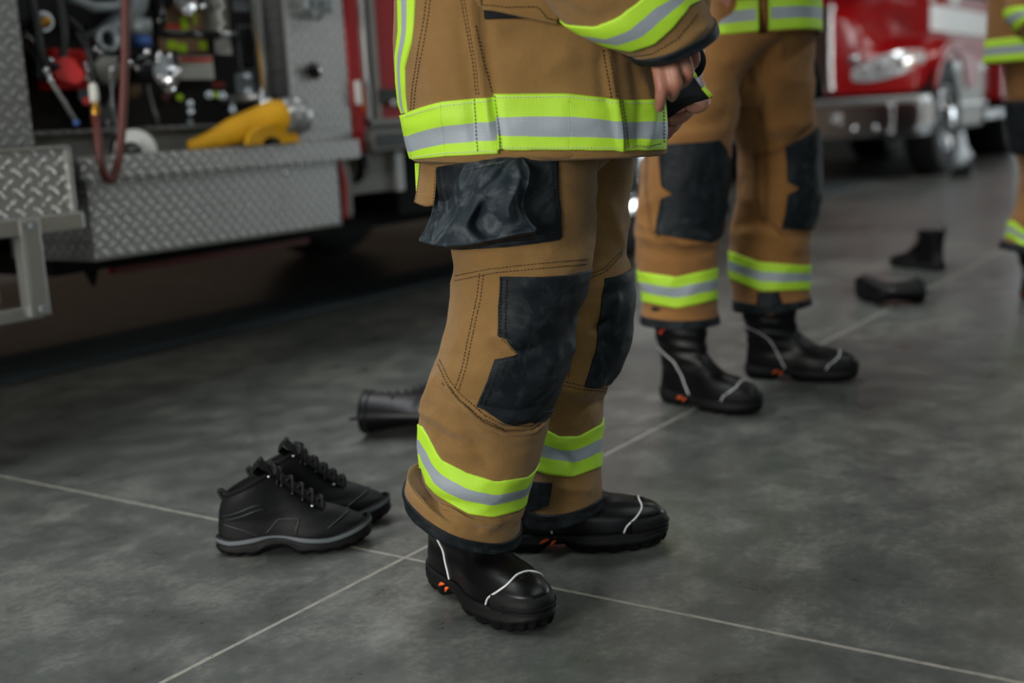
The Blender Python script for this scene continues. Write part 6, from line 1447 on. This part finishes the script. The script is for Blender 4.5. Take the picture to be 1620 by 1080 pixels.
lamp(3.29, 3.97); lamp(2*CYT-3.29, 2*CYT-3.97)
def f(b):
    b.box(11.60, 11.95, 3.22, 5.68, .735, .79, 'alu', .012); b.box(11.60, 11.64, 3.22, 5.68, .42, .735, 'chrome', .012); b.box(11.64, 11.95, 3.22, 3.30, .42, .735, 'chrome', .012); b.box(11.64, 11.95, 5.60, 5.68, .42, .735, 'chrome', .012)
part('front_bumper', t2_, f, 'chrome bumper')
part('bumper_tread', t2_, lambda b: b.box(11.60, 11.95, 3.24, 5.66, .79, .796, 'plate_dim', .002))
for px_, w_, h0, h1, m_, nm in ((1408, .055, .44, .75, 'chrome', 'bumper_post'), (1452, .05, .46, .76, 'chrome', 'bumper_post'), (1466, .10, .50, .74, 'alu', 'bumper_light'), (1321, .10, .55, .66, 'alu', 'bumper_light')):
    yy = PX(px_, 190, 11.58)[1]
    part(nm, t2_, lambda b: (b.box(11.56, 11.60, yy-w_/2, yy+w_/2, h0, h1, m_, .01), b.ball((11.555, yy, h1-.04), .022, 'chrome', 12), b.ball((11.555, yy, h0+.03), .022, 'chrome', 12)))
for yy in (PX(1350, 200, 11.58)[1], PX(1384, 200, 11.58)[1]): part('towing_eye', t2_, lambda b: b.lathe((11.59, yy, .50), (-1, 0, 0), [(0, .035), (.012, .03), (.014, 0)], 'chrome', 16))
part('front_badge', t2_, lambda b: b.lathe(tuple(PX(1352, 94, 11.9)), (-1, 0, 0), [(0, .06), (.02, .055), (.03, .03), (.03, 0)], 'chrome_soft', 20), 'round fog lamp')
wheel(t2_, (12.56, y2+.03, .565), R=.565, wd=.3); wheel(t2_, (12.56, 2*CYT-y2-.03, .565), R=.565, wd=.3, sgn=1); wheel(t2_, (16.6, y2+.25, .53), R=.53, wd=.5); wheel(t2_, (16.6, 2*CYT-y2-.25, .53), R=.53, wd=.5, sgn=1)
part('underbody', t2_, lambda b: (b.box(12.0, 17.5, 4.05, 4.85, .50, .85, 'black_matte'), b.box(13.4, 17.5, 3.6, 5.3, .62, .8, 'black_matte'), b.cyl((12.56, 3.3, .56), (12.56, 5.6, .56), .07, 'black_matte'), b.cyl((16.6, 3.4, .53), (16.6, 5.5, .53), .1, 'black_matte'), b.box(11.95, 12.1, 3.9, 5.0, .45, .85, 'black_matte')))
part('step_tank', t2_, lambda b: (b.box(13.5, 14.9, 3.42, 3.9, .42, 1.12, 'alu_dull', .04), b.box(13.5, 14.9, 3.40, 3.5, 1.05, 1.13, 'alu', .02), b.box(13.6, 14.8, 3.36, 3.44, .66, .70, 'alu', .01)))
part('side_step', t2_, lambda b: b.box(14.9, 16.0, 3.36, 3.7, .48, .60, 'chrome_soft', .02))
part('marker_lamp', t2_, lambda b: b.ball((12.1, y2-.01, 1.0), .04, 'red_dark', 12, (1.4, .4, .6)))
ck = root('wheel_chock', 'small black wheel chock on the floor by the front tyre of the red truck', 'wheel chock', tuple(G(1524, 280)))
q = G(1524, 280); MB().raw([(q[0]-.16, q[1]-.09, 0), (q[0]+.16, q[1]-.09, 0), (q[0]+.16, q[1]+.09, 0), (q[0]-.16, q[1]+.09, 0), (q[0]-.04, q[1]-.09, .08), (q[0]+.12, q[1]-.09, .10), (q[0]+.12, q[1]+.09, .10), (q[0]-.04, q[1]+.09, .08)], [[0, 1, 2, 3], [0, 4, 5, 1], [1, 5, 6, 2], [2, 6, 7, 3], [3, 7, 4, 0], [4, 7, 6, 5]], 'rubber', None, False).build('wedge', ck)
part('handle', ck, lambda b: b.tube(smooth_path([(q[0]+.05, q[1]-.05, .085), (q[0]+.07, q[1], .12), (q[0]+.05, q[1]+.05, .085)], 10), .008, 'hose_black', 6))
